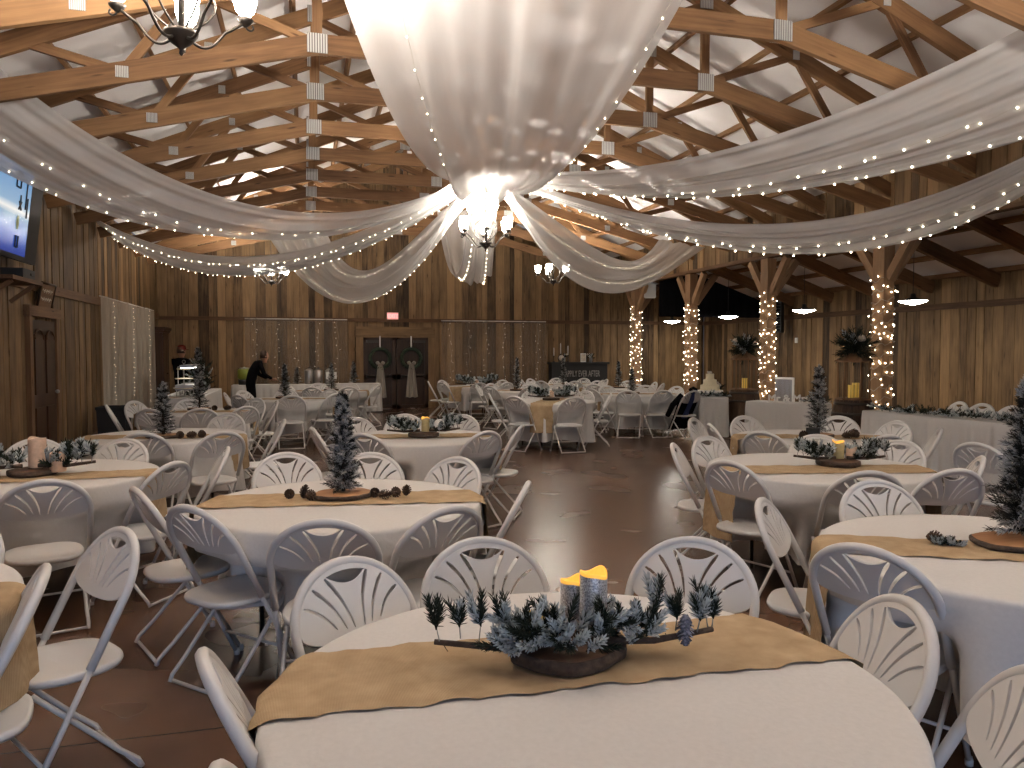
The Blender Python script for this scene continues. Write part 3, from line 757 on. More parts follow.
WHO = {'T1': 'table with silver glitter candles', 'T2': 'table with tree and loose pinecones', 'T3': 'table with yellow candle and card',
 'T4': 'table with the orange-tipped candle', 'T5': 'table with cream candles', 'T6': 'tree table by the black bin', 'T7': 'table with big bushy tree',
 'T8': 'table whose runner faces the aisle', 'T9': 'bare runner table below the television', 'T17': 'tree table before the letters', 'T10': 'tree table before the buffet',
 'T11': 'tree table near the stooping person', 'T12': 'tree table before the drink urns', 'T13': 'candle table before the tulle', 'T14': 'tree table before the tulle',
 'T15': 'table with the hung jacket', 'T18': 'tree table before the mantel', 'T20': 'tree table before far posts'}
RUN = {'T1': -1.5, 'T2': -8, 'T3': -8, 'T4': -13, 'T5': 5, 'T6': -9, 'T7': -26, 'T8': 62, 'T9': -2, 'T17': -20, 'T10': -8, 'T11': -5, 'T12': -10, 'T13': 40, 'T14': -30, 'T15': -15, 'T18': 20, 'T20': -12}
TZ = .765; TR = .775
ROFF = {'T1': .176, 'T2': .055, 'T4': -.16, 'T5': -.18, 'T6': -.15}
cf = (math.sin(YAW), math.cos(YAW)); cr_ = (math.cos(YAW), -math.sin(YAW))
def place_chair(x, y, h, lab, first=[True]):
    global chair0
    if first[0]: c = chair0; first[0] = False
    else: c = dup(chair0)
    c.location = (x, y, 0); c.rotation_euler = (0, 0, -R(h)); c['label'] = lab; c['category'] = 'chair'; c['group'] = 'white fan-back folding chairs'
    return c
SECT = ['far side', 'far side toward lit posts', 'lit-post side', 'near side toward lit posts', 'near side', 'near side toward TV wall', 'TV-wall side', 'far side toward TV wall']
for k, ((cx, cy), L) in TABLES.items():
    info = []
    for (x, y, h) in L:
        dx, dy = x-cx, y-cy
        a = math.degrees(math.atan2(dx*cr_[0]+dy*cr_[1], dx*cf[0]+dy*cf[1]))
        px = (x*cr_[0]+y*cr_[1])/(x*cf[0]+y*cf[1])
        info.append([x, y, h, a % 360, int(((a+22.5) % 360)//45), px])
    for q in info:
        same = sorted([r for r in info if r[4] == q[4]], key=lambda r: r[0]*cf[0]+r[1]*cf[1])
        w = [r is q for r in same].index(True); n_ = len(same)
        ext = '' if n_ == 1 else ', '+(['nearer of two', 'farther of two'][w] if n_ == 2 else ['near one of three', 'middle of three', 'far one of three'][w])
        place_chair(q[0], q[1], q[2], f'white folding chair, {SECT[q[4]]}, {WHO[k]}{ext}')
place_chair(5.27, 4.86, 80, 'white folding chair seen edge-on, turned toward the clothed head table')
for i, (x, y, h) in enumerate(((8.72, 8.90, -80), (8.70, 8.45, -92), (8.71, 8.02, -86))):
    place_chair(x, y, h, 'white folding chair behind the long head table, '+['left', 'middle', 'right'][i]+' of three')

def cloth_mesh(chairs, cx, cy, seed, drop=.5):
    rg = random.Random(seed); NT = 144
    ph = [rg.uniform(0, 6.28) for _ in range(6)]
    P = [];
    for f in (.0, .3, .6, .85, .95): P.append([(TR*f*math.cos(2*PI*j/NT), TR*f*math.sin(2*PI*j/NT), TZ+.001*math.sin(j*.9+f*9)) for j in range(NT)])
    for e in range(1, 5):
        q = e/4*PI/2; rr = TR-.022+.022*math.sin(q)*1.0; zz = TZ-.022+.022*math.cos(q)
        P.append([(rr*math.cos(2*PI*j/NT), rr*math.sin(2*PI*j/NT), zz) for j in range(NT)])
    rows = 11
    for i in range(1, rows+1):
        u = i/rows; row = []
        for j in range(NT):
            th = 2*PI*j/NT
            amp = .005+.060*u**1.1
            f = math.sin(11*th+ph[0]+.6*math.sin(3*th+ph[1]))+.55*math.sin(17*th+ph[2])+.5*math.sin(5*th+ph[3])+.3*math.sin(27*th+ph[4])
            r = TR+.004+.035*u+amp*f*.55
            z = TZ-.022-(drop+.03*math.sin(4*th+ph[5]))*u
            x, y = r*math.cos(th), r*math.sin(th)
            # a chair pushed in presses the cloth back
            for (ax, ay, h) in chairs:
                lx, ly = ax-cx, ay-cy; d = math.hypot(lx, ly); dth = (th-math.atan2(ly, lx)+PI) % (2*PI)-PI
                lim = d-.235
                if lim < r and z < .60 and abs(dth)*r < .34:
                    k = min(1, max(0, (.62-z)/.10))*min(1, max(0, (.34-abs(dth)*r)/.12))
                    r = r+(lim-.01+.01*f-r)*k if lim-.01+.01*f < r else r
            row.append((r*math.cos(th), r*math.sin(th), z))
        P.append(row)
    mb = MB(); mb.grid(P, closed_u=True)
    return mb
def runner_mesh(ang, seed, width=.36, hang=.34, off=0):
    rg = random.Random(seed); c, s = math.cos(R(ang)), math.sin(R(ang)); mb = MB(); nw, nl = 9, 84
    p1, p2 = rg.uniform(0, 6), rg.uniform(0, 6); half = 1.0
    Rc = TR+.008; P = []
    for i in range(nl+1):
        row = []
        for j in range(nw+1):
            w = -width/2+width*j/nw
            edgew = .006*math.sin(i*.55+p1)+.006*math.sin(i*1.27+p2)+.003*math.sin(i*2.7)
            if j == 0: w += edgew
            if j == nw: w += .007*math.sin(i*.47+p2)+.004*math.sin(i*1.9+p1)
            w += off; se = math.sqrt(Rc*Rc-w*w); l = (se+hang)*(-1+2*i/nl)
            z = TZ+.006+.002*math.sin(i*.9+j)
            la = abs(l); sg = 1 if l > 0 else -1
            if la > se-.02:
                d = la-(se-.02)
                if d < .04: ll = se-.02+d*.75; z -= .4*d
                else: ll = se+.010+.07*(d-.04)+.008*math.sin(j*1.1+p1); z -= .016+(d-.04)*.99
            else: ll = la
            row.append((sg*ll*c-w*s, sg*ll*s+w*c, z))
        P.append(row)
    mb.grid(P)
    return mb
TLEG = None
def table_frame(k, x, y):
    t = empty('round_table', (x, y, 0), R(20), 'round folding table under the cloth, the '+WHO[k], 'table', 'round banquet tables')
    global TLEG
    if TLEG is None:
        mb = MB(); mb.lathe([(.5, TZ-.035), (.748, TZ-.035), (.752, TZ-.028), (.752, TZ-.012), (.748, TZ-.008), (.001, TZ-.008)], n=48); a = mb.mesh('tabletop', M['white'])
        LL = []
        for sx in (-1, 1):
            mb = MB()
            mb.tube([(sx*.38, -.27, .015), (sx*.38, -.27, TZ-.06), (sx*.38, .27, TZ-.06), (sx*.38, .27, .015)], .014, 7); mb.tube([(sx*.38, -.27, .25), (sx*.38, .27, .25)], .010, 6)
            LL.append(mb.mesh('leg', M['iron']))
        TLEG = (a, LL)
    link('tabletop', TLEG[0], t)
    for l in TLEG[1]: link('leg', l, t)
for i, (k, ((cx, cy), L)) in enumerate(TABLES.items()):
    table_frame(k, cx, cy)
    allc = L
    cloth_mesh(allc, cx, cy, i+3, .50 if k not in ('T8', 'T12', 'T15') else .60).obj('tablecloth', M['linen'], loc=(cx, cy, 0), label='white cloth draped over the '+WHO[k], cat='tablecloth', group='white round tablecloths')
    runner_mesh(RUN[k], i+50, .38 if k not in ('T7', 'T5') else .33, .34 if k not in ('T4', 'T8', 'T7') else .48, ROFF.get(k, 0)).obj('table_runner', M['burlap'], loc=(cx, cy, 0), label='tan burlap runner across the '+WHO[k], cat='table runner', group='burlap runners')

# ------------------------------------------------------------------ greenery
def needle_spray(mb, base, dirn, L, n, nl, rng, frost=.5, mi=0, curl=.0, wid=.0016):
    d = Vector(dirn).normalized(); o = d.orthogonal().normalized(); w = d.cross(o); base = Vector(base)
    mb.tube([base, base+d*L*.5, base+d*L*.96], [.0022, .0018, .001], 4, .2, mi)
    fr = rng.random() < frost
    for i in range(n):
        u = (i+rng.random())/n; a = i*2.39996+rng.uniform(-.3, .3)
        rad = o*math.cos(a)+w*math.sin(a)
        tilt = rng.uniform(.55, 1.05)*(1-.5*u)
        nd = (d*math.cos(tilt)+rad*math.sin(tilt)).normalized(); p = base+d*(L*(.12+.85*u)); ln = nl*rng.uniform(.7, 1.1)
        sd = nd.cross(rad.cross(d)).normalized() if nd.cross(rad.cross(d)).length > 1e-5 else o
        sd2 = nd.cross(sd); q = wid*(1.9 if fr else 1)
        t1 = (rng.uniform(.55, 1.0) if fr else rng.uniform(.0, .42)); t0 = max(0, t1-.35)
        mb.add([p+sd*q, p-sd*q*.5+sd2*q, p-sd*q*.5-sd2*q, p+nd*ln*.75+sd*q*.6, p+nd*ln*.75-sd*q*.4+sd2*q*.5, p+nd*ln*.75-sd*q*.4-sd2*q*.5, p+nd*ln],
               [(0, 1, 4, 3), (1, 2, 5, 4), (2, 0, 3, 5), (3, 4, 6), (4, 5, 6), (5, 3, 6)], [t0, t0, t0, t1, t1, t1, t1], None, mi)
def flock_tree(seed, h=.62, r=.10, n=230, nn=26, lm=1.0):
    """slim flocked tabletop tree standing on z=0: returns trunk, crown"""
    rg = random.Random(seed); t = MB(); t.tube([(0, 0, 0), (.004, 0, h*.5), (0, 0, h*.97)], [.012, .008, .003], 6, .2)
    c = MB()
    for i in range(n):
        u = (i+.5)/n; z = .012+u*(h-.04)
        rr = r*(1-u)**.75*(.75+.25*math.sin(i*1.1))+.012
        a = i*2.39996; d = (math.cos(a), math.sin(a), .35+.5*u)
        d = (d[0]+rg.uniform(-.35, .35), d[1]+rg.uniform(-.35, .35), d[2]+rg.uniform(-.5, .4)); needle_spray(c, (0, 0, z), d, rr*rg.uniform(.8, 1.15), nn, .030*lm, rg, .45, wid=.0019 if n > 150 else .0036)
    needle_spray(c, (0, 0, h-.05), (0, 0, 1), .05, nn, .02, rg, .5)
    return t, c
def cone_mesh(seed, L=.06, r=.024, frost=False):
    mb = MB(); rg = random.Random(seed)
    mb.lathe([(.002, -L/2), (r*.6, -L*.3), (r*.62, 0), (r*.35, L*.35), (.001, L/2)], n=8)
    for i in range(54):
        u = (i+.5)/54; z = -L/2+L*u; rr = r*math.sin(PI*(.12+.80*u))**.8; a = i*2.39996
        ca, sa = math.cos(a), math.sin(a)
        p = Vector((ca*rr*.5, sa*rr*.5, z)); tip = Vector((ca*rr*1.12, sa*rr*1.12, z+.008)); s = Vector((-sa, ca, 0))*(.0065)
        mb.add([p-s, p+s, tip+s*.8, tip-s*.8, p+Vector((0, 0, -.004)), tip+Vector((0, 0, -.004))], [(0, 1, 2, 3), (4, 5, 2, 3) if False else (0, 4, 5, 3), (4, 1, 2, 5), (3, 2, 5), (0, 1, 4)])
    return mb
def slice_mesh(seed, r=.15, h=.03, sx=1.0):
    rg = random.Random(seed); ph = [rg.uniform(0, 6) for _ in range(3)]; n = 48
    def rad(j): a = 2*PI*j/n; return r*(1+.05*math.sin(2*a+ph[0])+.03*math.sin(5*a+ph[1])+.015*math.sin(11*a+ph[2]))
    def ring(f, z): return [(sx*rad(j)*f*math.cos(2*PI*j/n), rad(j)*f*math.sin(2*PI*j/n), z) for j in range(n)]
    bk = MB(); bk.grid([ring(.95, 0), ring(1, .004), ring(1.01, h*.5), ring(1, h-.003), ring(.95, h)], closed_u=True); bk.add(ring(.95, 0), [tuple(range(n-1, -1, -1))])
    tp = MB(); tp.grid([ring(.95, h), ring(.6, h+.0005), ring(.3, h+.0005), ring(.01, h+.0005)], closed_u=True, tone=.6)
    return bk, tp
SL = [slice_mesh(1), slice_mesh(2, .155, .038), slice_mesh(3, .16, .026)]
SLM = [(a.mesh('bark', M['bark']), b.mesh('cut_face', M['slice'] if i != 1 else M['darkslice'])) for i, (a, b) in enumerate(SL)]
def wood_slice(i, x, y, z, rz, lab, sx=1):
    t = empty('wood_slice', (x, y, z), rz, lab, 'wood slice', 'wood slices under centrepieces'); t.scale = (sx, 1, 1)
    link('bark', SLM[i][0], t); link('cut_face', SLM[i][1], t)
    return t
TREES = []
for sd, (h, r, n, nn) in {31: (.61, .108, 300, 26), 32: (.62, .108, 170, 16), 33: (.70, .20, 420, 36)}.items():
    a, b = flock_tree(sd, h, r, n, nn, 1.0 if sd != 33 else 1.25)
    TREES.append((a.mesh('trunk', M['bark']), b.mesh('branches', M['treeneedle'])))
def tree(i, x, y, z, lab, sc=(1, 1, 1), rz=0):
    t = empty('flocked_tree', (x, y, z), rz, lab, 'small tree', 'flocked tabletop trees'); t.scale = sc
    link('trunk', TREES[i][0], t); link('branches', TREES[i][1], t)
    return t
CONES = [cone_mesh(i, L, r).mesh('pine_cone', M['cone']) for i, (L, r) in enumerate(((.055, .026), (.075, .026), (.05, .03)))]
FCONE = cone_mesh(9, .075, .022).mesh('pine_cone', M['fconeS'])
def cone(i, x, y, z, rot, lab, me=None):
    o = link('pine_cone', me or CONES[i], None, (x, y, z), lab, 'pine cone', 'loose pine cones'); o.rotation_euler = rot
    return o
def candle(x, y, z, r, h, lab, body, top, wave=.006):
    t = empty('pillar_candle', (x, y, z), 0, lab, 'candle', 'pillar candles')
    n = 24; mb = MB()
    zz = [h+wave*math.sin(2*PI*j/n*2+x*9)+wave*.6*math.sin(2*PI*j/n*3) for j in range(n)]
    cyl = lambda f, zf: [(r*f*math.cos(2*PI*j/n), r*f*math.sin(2*PI*j/n), zf(j)) for j in range(n)]
    mb.grid([cyl(.98, lambda j: 0), cyl(1, lambda j: .003), cyl(1, lambda j: zz[j]*.5), cyl(1, lambda j: zz[j]-.011)], closed_u=True); mb.obj('candle_sleeve', body, t)
    mb = MB(); mb.grid([cyl(1, lambda j: zz[j]-.011), cyl(1.0, lambda j: zz[j]-.003), cyl(.95, lambda j: zz[j]), cyl(.82, lambda j: zz[j]-.004), cyl(.78, lambda j: h-.03), cyl(.02, lambda j: h-.032)], closed_u=True); w = mb.obj('wax_rim', top, t)
    mb = MB(); mb.lathe([(.003, h-.032), (.004, h-.015), (.001, h-.004)], n=8); mb.obj('wick', top, t)
    return t

# branches: a twig lying on the runner with upright tufts, bushier towards the candles
def pine_bough(seed, side, L, tufts, mass, n, nl, wid=.0016, msz=1.0):
    rg = random.Random(seed); tw = MB()
    tip = Vector((side*L, rg.uniform(0, .03), .035)); b0 = Vector((side*.02, -.03, .03)); mid = (b0+tip)/2+Vector((0, -.02, -.008))
    tw.tube([b0, mid, tip], [.010, .0095, .0075], 7, .3)
    for q in range(6):
        p = b0.lerp(tip, rg.random()); tw.tube([p, p+Vector((rg.uniform(-.02, .02), rg.uniform(-.02, .02), rg.uniform(-.02, .01)))], .0015, 4)
    out = []
    for u, h, fr in tufts:
        p = b0.lerp(tip, u)+Vector((0, rg.uniform(-.03, .03), 0)); st = p+Vector((rg.uniform(-.01, .01), rg.uniform(-.01, .01), h*.38))
        mb = MB(); mb.tube([p, st], .002, 4)
        for q in range(5):
            a = q*1.2566+rg.uniform(-.3, .3); sp = (0 if q == 0 else rg.uniform(.25, .55))
            needle_spray(mb, st-Vector((0, 0, h*.08)), (math.cos(a)*sp, math.sin(a)*sp, 1), h*rg.uniform(.50, .72), n, nl, rg, fr, wid=wid)
        out.append(mb)
    for i in range(mass):
        u = (i+.5)/mass; a = rg.uniform(0, 6.28)
        p = Vector((side*(.03+.16*u*msz), rg.uniform(-.07, .05)*msz, .02+.055*rg.random()*(1-.3*u)))
        mb = MB()
        for q in range(3):
            d = Vector((side*rg.uniform(-.4, .7), rg.uniform(-.9, .6), rg.uniform(.15, 1.1)))
            needle_spray(mb, p, d, rg.uniform(.055, .085)*msz, n, nl*.85, rg, .62, wid=wid*1.15)
        out.append(mb)
    return tw, out
def bough_meshes(*a, **k):
    tw, o = pine_bough(*a, **k)
    return tw.mesh('twig', M['bark']), [m.mesh('needle_spray', M['needle']) for m in o]
BG = [bough_meshes(1, -1, .37, [(.96, .125, .15), (.80, .10, .1), (.66, .125, .3), (.48, .115, .2)], 14, 44, .030),
      bough_meshes(2, 1, .37, [(.55, .17, .35), (.70, .11, .5), (.86, .10, .5), (.97, .125, .2), (1.0, .09, .5)], 14, 44, .030)]
BGF = [bough_meshes(3, -1, .27, [(.95, .10, .3), (.75, .11, .4), (.6, .10, .3)], 9, 20, .036, .0034), bough_meshes(4, 1, .27, [(.95, .10, .3), (.75, .11, .4), (.55, .11, .3)], 9, 20, .036, .0034)]
def bough(src, x, y, z, rz, lab, sc=1):
    t = empty('pine_bough', (x, y, z), rz, lab, 'pine bough', 'frosted pine boughs'); t.scale = (sc, sc, sc)
    link('twig', src[0], t)
    for m in src[1]: link('needle_spray', m, t)
    return t
Z0 = TZ+.008
# nearest table: candles in frosted pine on a bark slice
cx, cy = .69, 1.99
wood_slice(1, cx, cy-.01, Z0, .4, 'thick bark-edged wood slice under pine and candles on the glitter candle table', 1.12)
bough(BG[0], cx+.0, cy-.045, Z0+.022, R(-8), 'frosted pine bough with spaced tufts beside the silver candle, glitter candle table')
bough(BG[1], cx+.03, cy-.04, Z0+.022, R(-13), 'frosted pine bough holding a cone beside the silver candle, glitter candle table')
candle(cx+.088, cy+.02, Z0+.039, .039, .172, 'tall silver glitter candle with amber rim on the glitter candle table', M['glitter'], M['waxlit'])
candle(cx+.055, cy+.10, Z0+.039, .036, .130, 'shorter candle with amber rim behind the tall silver one, glitter candle table', M['glitter'], M['waxlit'])
candle(cx-.085, cy+.01, Z0+.039, .033, .07, 'low silver candle buried in pine needles on the glitter candle table', M['glitter'], M['waxdim'])
cone(1, cx+.30, cy-.12, Z0+.075, (R(155), R(15), 0), 'frosted bluish pine cone hanging at the bough end', FCONE)
mb = MB(); rg = random.Random(77)
for i in range(34):
    a = rg.uniform(0, 6.28); rr = rg.uniform(.02, .12)
    needle_spray(mb, (cx-.03+rr*math.cos(a)*1.3, cy+rr*math.sin(a)*.7-.06, Z0+.040+rg.uniform(0, .05)), (math.cos(a)*.9, math.sin(a)*.6-.3, rg.uniform(.2, 1)), rg.uniform(.06, .10), 50, .030, rg, .6, wid=.0019)
mb.obj('pine_sprigs', M['needle'], label='bushy frosted pine tuft around the tall silver candle', cat='pine sprigs', kind='stuff')
# second table: tree on slice with cones
wood_slice(2, .205, 4.48, Z0, .2, 'wood slice under the flocked tree on the table with loose pinecones', 1)
tree(0, .205, 4.50, Z0+.028, 'slim frosted tree on the table with loose pine cones', (1, 1, .94))
for i, (x, y, rt_) in enumerate(((-.095, 4.50, (1.4, 0, .5)), (-.01, 4.50, (.3, .2, 0)), (.02, 4.43, (1.5, 0, 2)), (.375, 4.42, (1.5, 0, .3)), (.425, 4.35, (1.5, 0, 1.3)), (.49, 4.39, (1.4, 0, 2.2)), (.555, 4.40, (.2, .1, 1)))):
    cone(i % 3, x, y, Z0+.026+(.006 if i in (1, 6) else 0), rt_, ['round pine cone farthest left of the slim tree', 'upright pine cone left of the slim tree', 'pine cone just left of the slim tree base', 'pine cone touching the slim tree slice at right', 'long pine cone lying right of the slim tree', 'small pine cone between the two right ones', 'upright pine cone farthest right of the slim tree'][i])
# third table
def candle_piece(k, x, y, words, col, h=.12, r=.036, sc=1.0, top=None, rz=0):
    wood_slice(1, x, y, Z0, .3, 'bark wood slice on the '+words)
    bough(BGF[0], x-.02, y-.02, Z0+.028, rz, 'frosted pine bough left of the candle on the '+words, sc)
    bough(BGF[1], x+.02, y-.02, Z0+.028, rz, 'frosted pine bough right of the candle on the '+words, sc)
    candle(x+.02, y+.02, Z0+.046, r, h, 'pillar candle in pine on the '+words, col, top or col)
candle_piece('T3', 1.12, 7.5, WHO['T3'], M['paleyellow'], .14, .04, 1.25, M['waxlit'])
candle(1.03, 7.52, Z0+.046, .038, .10, 'shorter candle left of the yellow one, table with yellow candle and card', M['paleyellow'], M['paleyellow'])
t = empty('table_card', (1.26, 7.42, Z0), .1, 'white scalloped card on a stick, table with yellow candle and card', 'table card')
mb = MB(); mb.tube([(0, 0, 0), (0, 0, .08)], .002, 5); mb.lathe([(.02, 0), (.018, .006), (.003, .008)], n=12); mb.obj('stick', M['wire'], t)
mb = MB(); mb.lathe([(.055+.004*(i % 2), 0) for i in range(1)]+[(.055, -.001), (.055, .001), (.001, .001)], (0, 0, .12), 10, rot=Matrix.Rotation(PI/2, 3, 'X')); mb.obj('card', M['white'], t)
candle_piece('T4', 3.76, 4.80, WHO['T4'], M['paleyellow'], .13, .042, 1.15, M['waxlit'], R(-18))
candle(3.86, 4.78, Z0+.046, .04, .085, 'low cream candle right of the orange one', M['cream'], M['cream'])
candle_piece('T5', -1.78, 5.84, WHO['T5'], M['cream'], .20, .055, 1.35, M['cream'])
candle(-1.62, 5.80, Z0+.02, .05, .13, 'shorter cream candle right of the tall one near the panelled door', M['cream'], M['cream'])
candle_piece('T8', 4.1, 12.65, WHO['T8'], M['cream'], .10, .036, 1.5, M['cream'])
candle_piece('T13', 3.98, 18.1, WHO['T13'], M['cream'], .10, .036, 1.8, M['cream'])
# other tree tables
for k, x, y, sc in (('T6', -1.33, 8.06, (1.3, 1.3, .82)), ('T10', -1.46, 11.75, (1.25, 1.25, 1.0)), ('T11', -.35, 14.35, (1.2, 1.2, .95)), ('T14', 4.40, 15.95, (1.1, 1.1, 1.1)), ('T17', 4.83, 6.46, (1.3, 1.3, 1.08)), ('T18', 6.4, 18.75, (1.1, 1.1, 1.05)), ('T20', 7.0, 16.55, (1.1, 1.1, .95)), ('T12', .55, 17.05, (1.1, 1.1, .9)), ('T15', 6.3, 14.2, (1.1, 1.1, .8))):
    wood_slice(0, x, y, Z0, .1, 'wood slice under the tree on the '+WHO[k])
    tree(1, x, y, Z0+.03, 'thin flocked tree on the '+WHO[k], sc, random.random()*6)
wood_slice(2, 2.93, 2.60, Z0, .1, 'wood slice under the big bushy tree', 1.05)
tree(2, 3.0, 2.60, Z0+.028, 'large bushy flocked tree cut off by the frame', (.86, .86, 1.0))
for i, (x, y) in enumerate(((2.69, 2.73), (2.73, 2.65))):
    t = bough(BGF[i], x-.0, y, Z0-.02, R(160 if i else 20), ['short pine sprig with cone near the big tree', 'dark pine sprig touching the big tree slice'][i], .38)
cone(0, 2.625, 2.72, Z0+.026, (1.5, 0, 1), 'small dark pine cone beside the big bushy tree')
for i, (x, y, t) in enumerate(((-1.17, 7.98, 'first right of the tree'), (-1.07, 7.96, 'second right of the tree'), (-.98, 7.99, 'farthest right of the tree'))):
    cone(i, x, y, Z0+.028, (1.4, 0, i*1.1), 'dark pine cone '+t+', tree table by the black bin').scale = (1.3,)*3
for i, (x, y) in enumerate(((-1.25, 11.68), (-1.08, 11.66))):
    cone(i, x, y, Z0+.028, (1.4, 0, i*1.1), ['left', 'right'][i]+' of two dark pine cones on the table before the buffet').scale = (1.4,)*3
for i, (x, y) in enumerate(((4.62, 6.40), (5.05, 6.30), (5.14, 6.33))):
    cone(i, x, y, Z0+.03, (1.4, 0, i*1.1), ['left of the thin tree', 'right of the thin tree, nearer', 'right of the thin tree, outer'][i]+': dark pine cone, table before letter sign').scale = (1.5,)*3
mb = MB(); mb.box((0, 0, .05), (.09, .09, .10)); mb.obj('votive_holder', M['black'], loc=(4.70, 6.36, Z0), label='small black square votive holder beside the thin tree', cat='votive holder')
for i, (x, y) in enumerate(((4.42, 12.2), (4.52, 12.27), (4.48, 12.15))):
    mb = MB(); mb.lathe([(.03, 0), (.034, .08), (.031, .08), (.028, .005), (.001, .005)], n=14); mb.obj('paper_cup', M['white'], loc=(x, y, Z0), label=['left', 'right', 'front'][i]+' one of three white cups on the aisle runner table', cat='cup', group='white cups')

# ------------------------------------------------------------------ long tables with floor-length cloths
def rect_table(x, y, rz, L, Wd, lab, drop=.72, zt_=.765, seed=0):
    """front edge centre at (x, y); local +y runs to the back of the table"""
    t = empty('folding_table', (x, y, 0), rz, 'folding table hidden under the '+lab, 'table', 'long folding tables')
    mb = MB(); mb.box((0, Wd/2, zt_-.022), (L-.03, Wd-.03, .03)); mb.obj('tabletop', M['white'], t)
    for sx in (-1, 1):
        mb = MB(); mb.tube([(sx*(L/2-.2), .12, .015), (sx*(L/2-.2), .12, zt_-.05), (sx*(L/2-.2), Wd-.12, zt_-.05), (sx*(L/2-.2), Wd-.12, .015)], .014, 6); mb.obj('leg', M['iron'], t)
    # cloth: rounded rectangle
    rg = random.Random(seed); path = []
    rc = .05; n = 0
    def seg(a, b, st=.018):
        d = math.hypot(b[0]-a[0], b[1]-a[1]); k = max(1, int(d/st)); return [(a[0]+(b[0]-a[0])*i/k, a[1]+(b[1]-a[1])*i/k) for i in range(k)]
    def corner(cx, cy, a0): return [(cx+rc*math.cos(a0+PI/2*i/5), cy+rc*math.sin(a0+PI/2*i/5)) for i in range(5)]
    h = L/2
    path += seg((-h+rc, 0), (h-rc, 0))+corner(h-rc, rc, -PI/2)+seg((h, rc), (h, Wd-rc))+corner(h-rc, Wd-rc, 0)+seg((h-rc, Wd), (-h+rc, Wd))+corner(-h+rc, Wd-rc, PI/2)+seg((-h, Wd-rc), (-h, rc))+corner(-h+rc, rc, PI)
    n = len(path); P = []
    ctr = (0, Wd/2)
    nrm = []
    for i in range(n):
        a, b = path[i-1], path[(i+1) % n]; dx, dy = b[0]-a[0], b[1]-a[1]; l = math.hypot(dx, dy); nrm.append((dy/l, -dx/l))
    for f in (0, .5, .9): P.append([(ctr[0]+(p[0]-ctr[0])*f, ctr[1]+(p[1]-ctr[1])*f, zt_) for p in path])
    for e in (0, .5, 1):
        q = e*PI/2; P.append([(p[0]+m[0]*(-.012+.014*math.sin(q)), p[1]+m[1]*(-.012+.014*math.sin(q)), zt_-.014+.014*math.cos(q)) for p, m in zip(path, nrm)])
    ph = [rg.uniform(0, 6) for _ in range(3)]
    for r in range(1, 9):
        u = r/8; row = []
        for i, (p, m) in enumerate(zip(path, nrm)):
            s = i*.018; f = math.sin(s*44+ph[0]+1.5*math.sin(s*3))+.6*math.sin(s*29+ph[1])+.3*math.sin(s*71+ph[2])
            o = .006+.016*u+.013*u**.6*f
            row.append((p[0]+m[0]*o, p[1]+m[1]*o, zt_-.016-drop*u))
        P.append(row)
    mb = MB(); mb.grid(P, closed_u=True)
    o = mb.obj('tablecloth', M['linen'], label=lab, cat='tablecloth'); o.location = (x, y, 0); o.rotation_euler = (0, 0, rz)
    return o
# head table: front edge runs from (7.68, 9.33) to (7.9, 7.05)
def along(a, b): return math.atan2(b[1]-a[1], b[0]-a[0])
HA, HB = Vector((7.68, 9.33)), Vector((7.92, 6.75))
rect_table((HA.x+HB.x)/2, (HA.y+HB.y)/2, along(HA, HB), (HB-HA).length, .62, 'white floor-length cloth on the long head table', seed=1)
MA, MB2 = Vector((7.22, 11.60)), Vector((7.88, 10.48))
rect_table((MA.x+MB2.x)/2, (MA.y+MB2.y)/2, along(MA, MB2), (MB2-MA).length, .46, 'white pleated cloth on the table with white letters', seed=2)
CA, CB = Vector((7.05, 12.80)), Vector((7.55, 12.66))
rect_table((CA.x+CB.x)/2, (CA.y+CB.y)/2, along(CA, CB), (CB-CA).length, .62, 'white cloth on the table carrying the tiered cake', seed=3)
rect_table(-1.86, 16.95, PI/2, 3.9, .75, 'white cloth over the long buffet running toward the back', seed=4)
rect_table(-.55, 20.55, 0, 2.5, .6, 'grey-white cloth on the drinks counter by the back wall', seed=5)
rect_table(1.9-1.5+.95, 20.6, 0, 1.2, .6, 'short white-clothed counter end near the double doors', seed=6)
def garland(P, n, w, seed, lab, z=.775, frost=.3):
    mb = MB(); rg = random.Random(seed)
    for i in range(n):
        u = rg.random(); p = Vector(P[0]).lerp(Vector(P[1]), u)
        needle_spray(mb, (p.x+rg.uniform(-w, w), p.y+rg.uniform(-w, w), z+rg.uniform(.0, .03)), (rg.uniform(-1, 1), rg.uniform(-1, 1), rg.uniform(.1, .8)), rg.uniform(.07, .13), 16, .045, rg, frost, wid=.004)
    return mb.obj('pine_garland', M['needle'], label=lab, cat='garland', kind='stuff')
garland(((7.80, 9.2), (8.05, 6.9)), 150, .06, 5, 'dark pine garland lying along the long head table')
garland(((8.2, 7.2), (8.3, 6.8)), 40, .07, 8, 'pine clump at one end of the long head table')
garland(((7.08, 12.86), (7.5, 12.74)), 40, .05, 6, 'pine garland along the cake table front edge')
garland(((7.92, 10.86), (8.1, 10.62)), 34, .05, 7, 'dark pine sprigs beside the white letters')

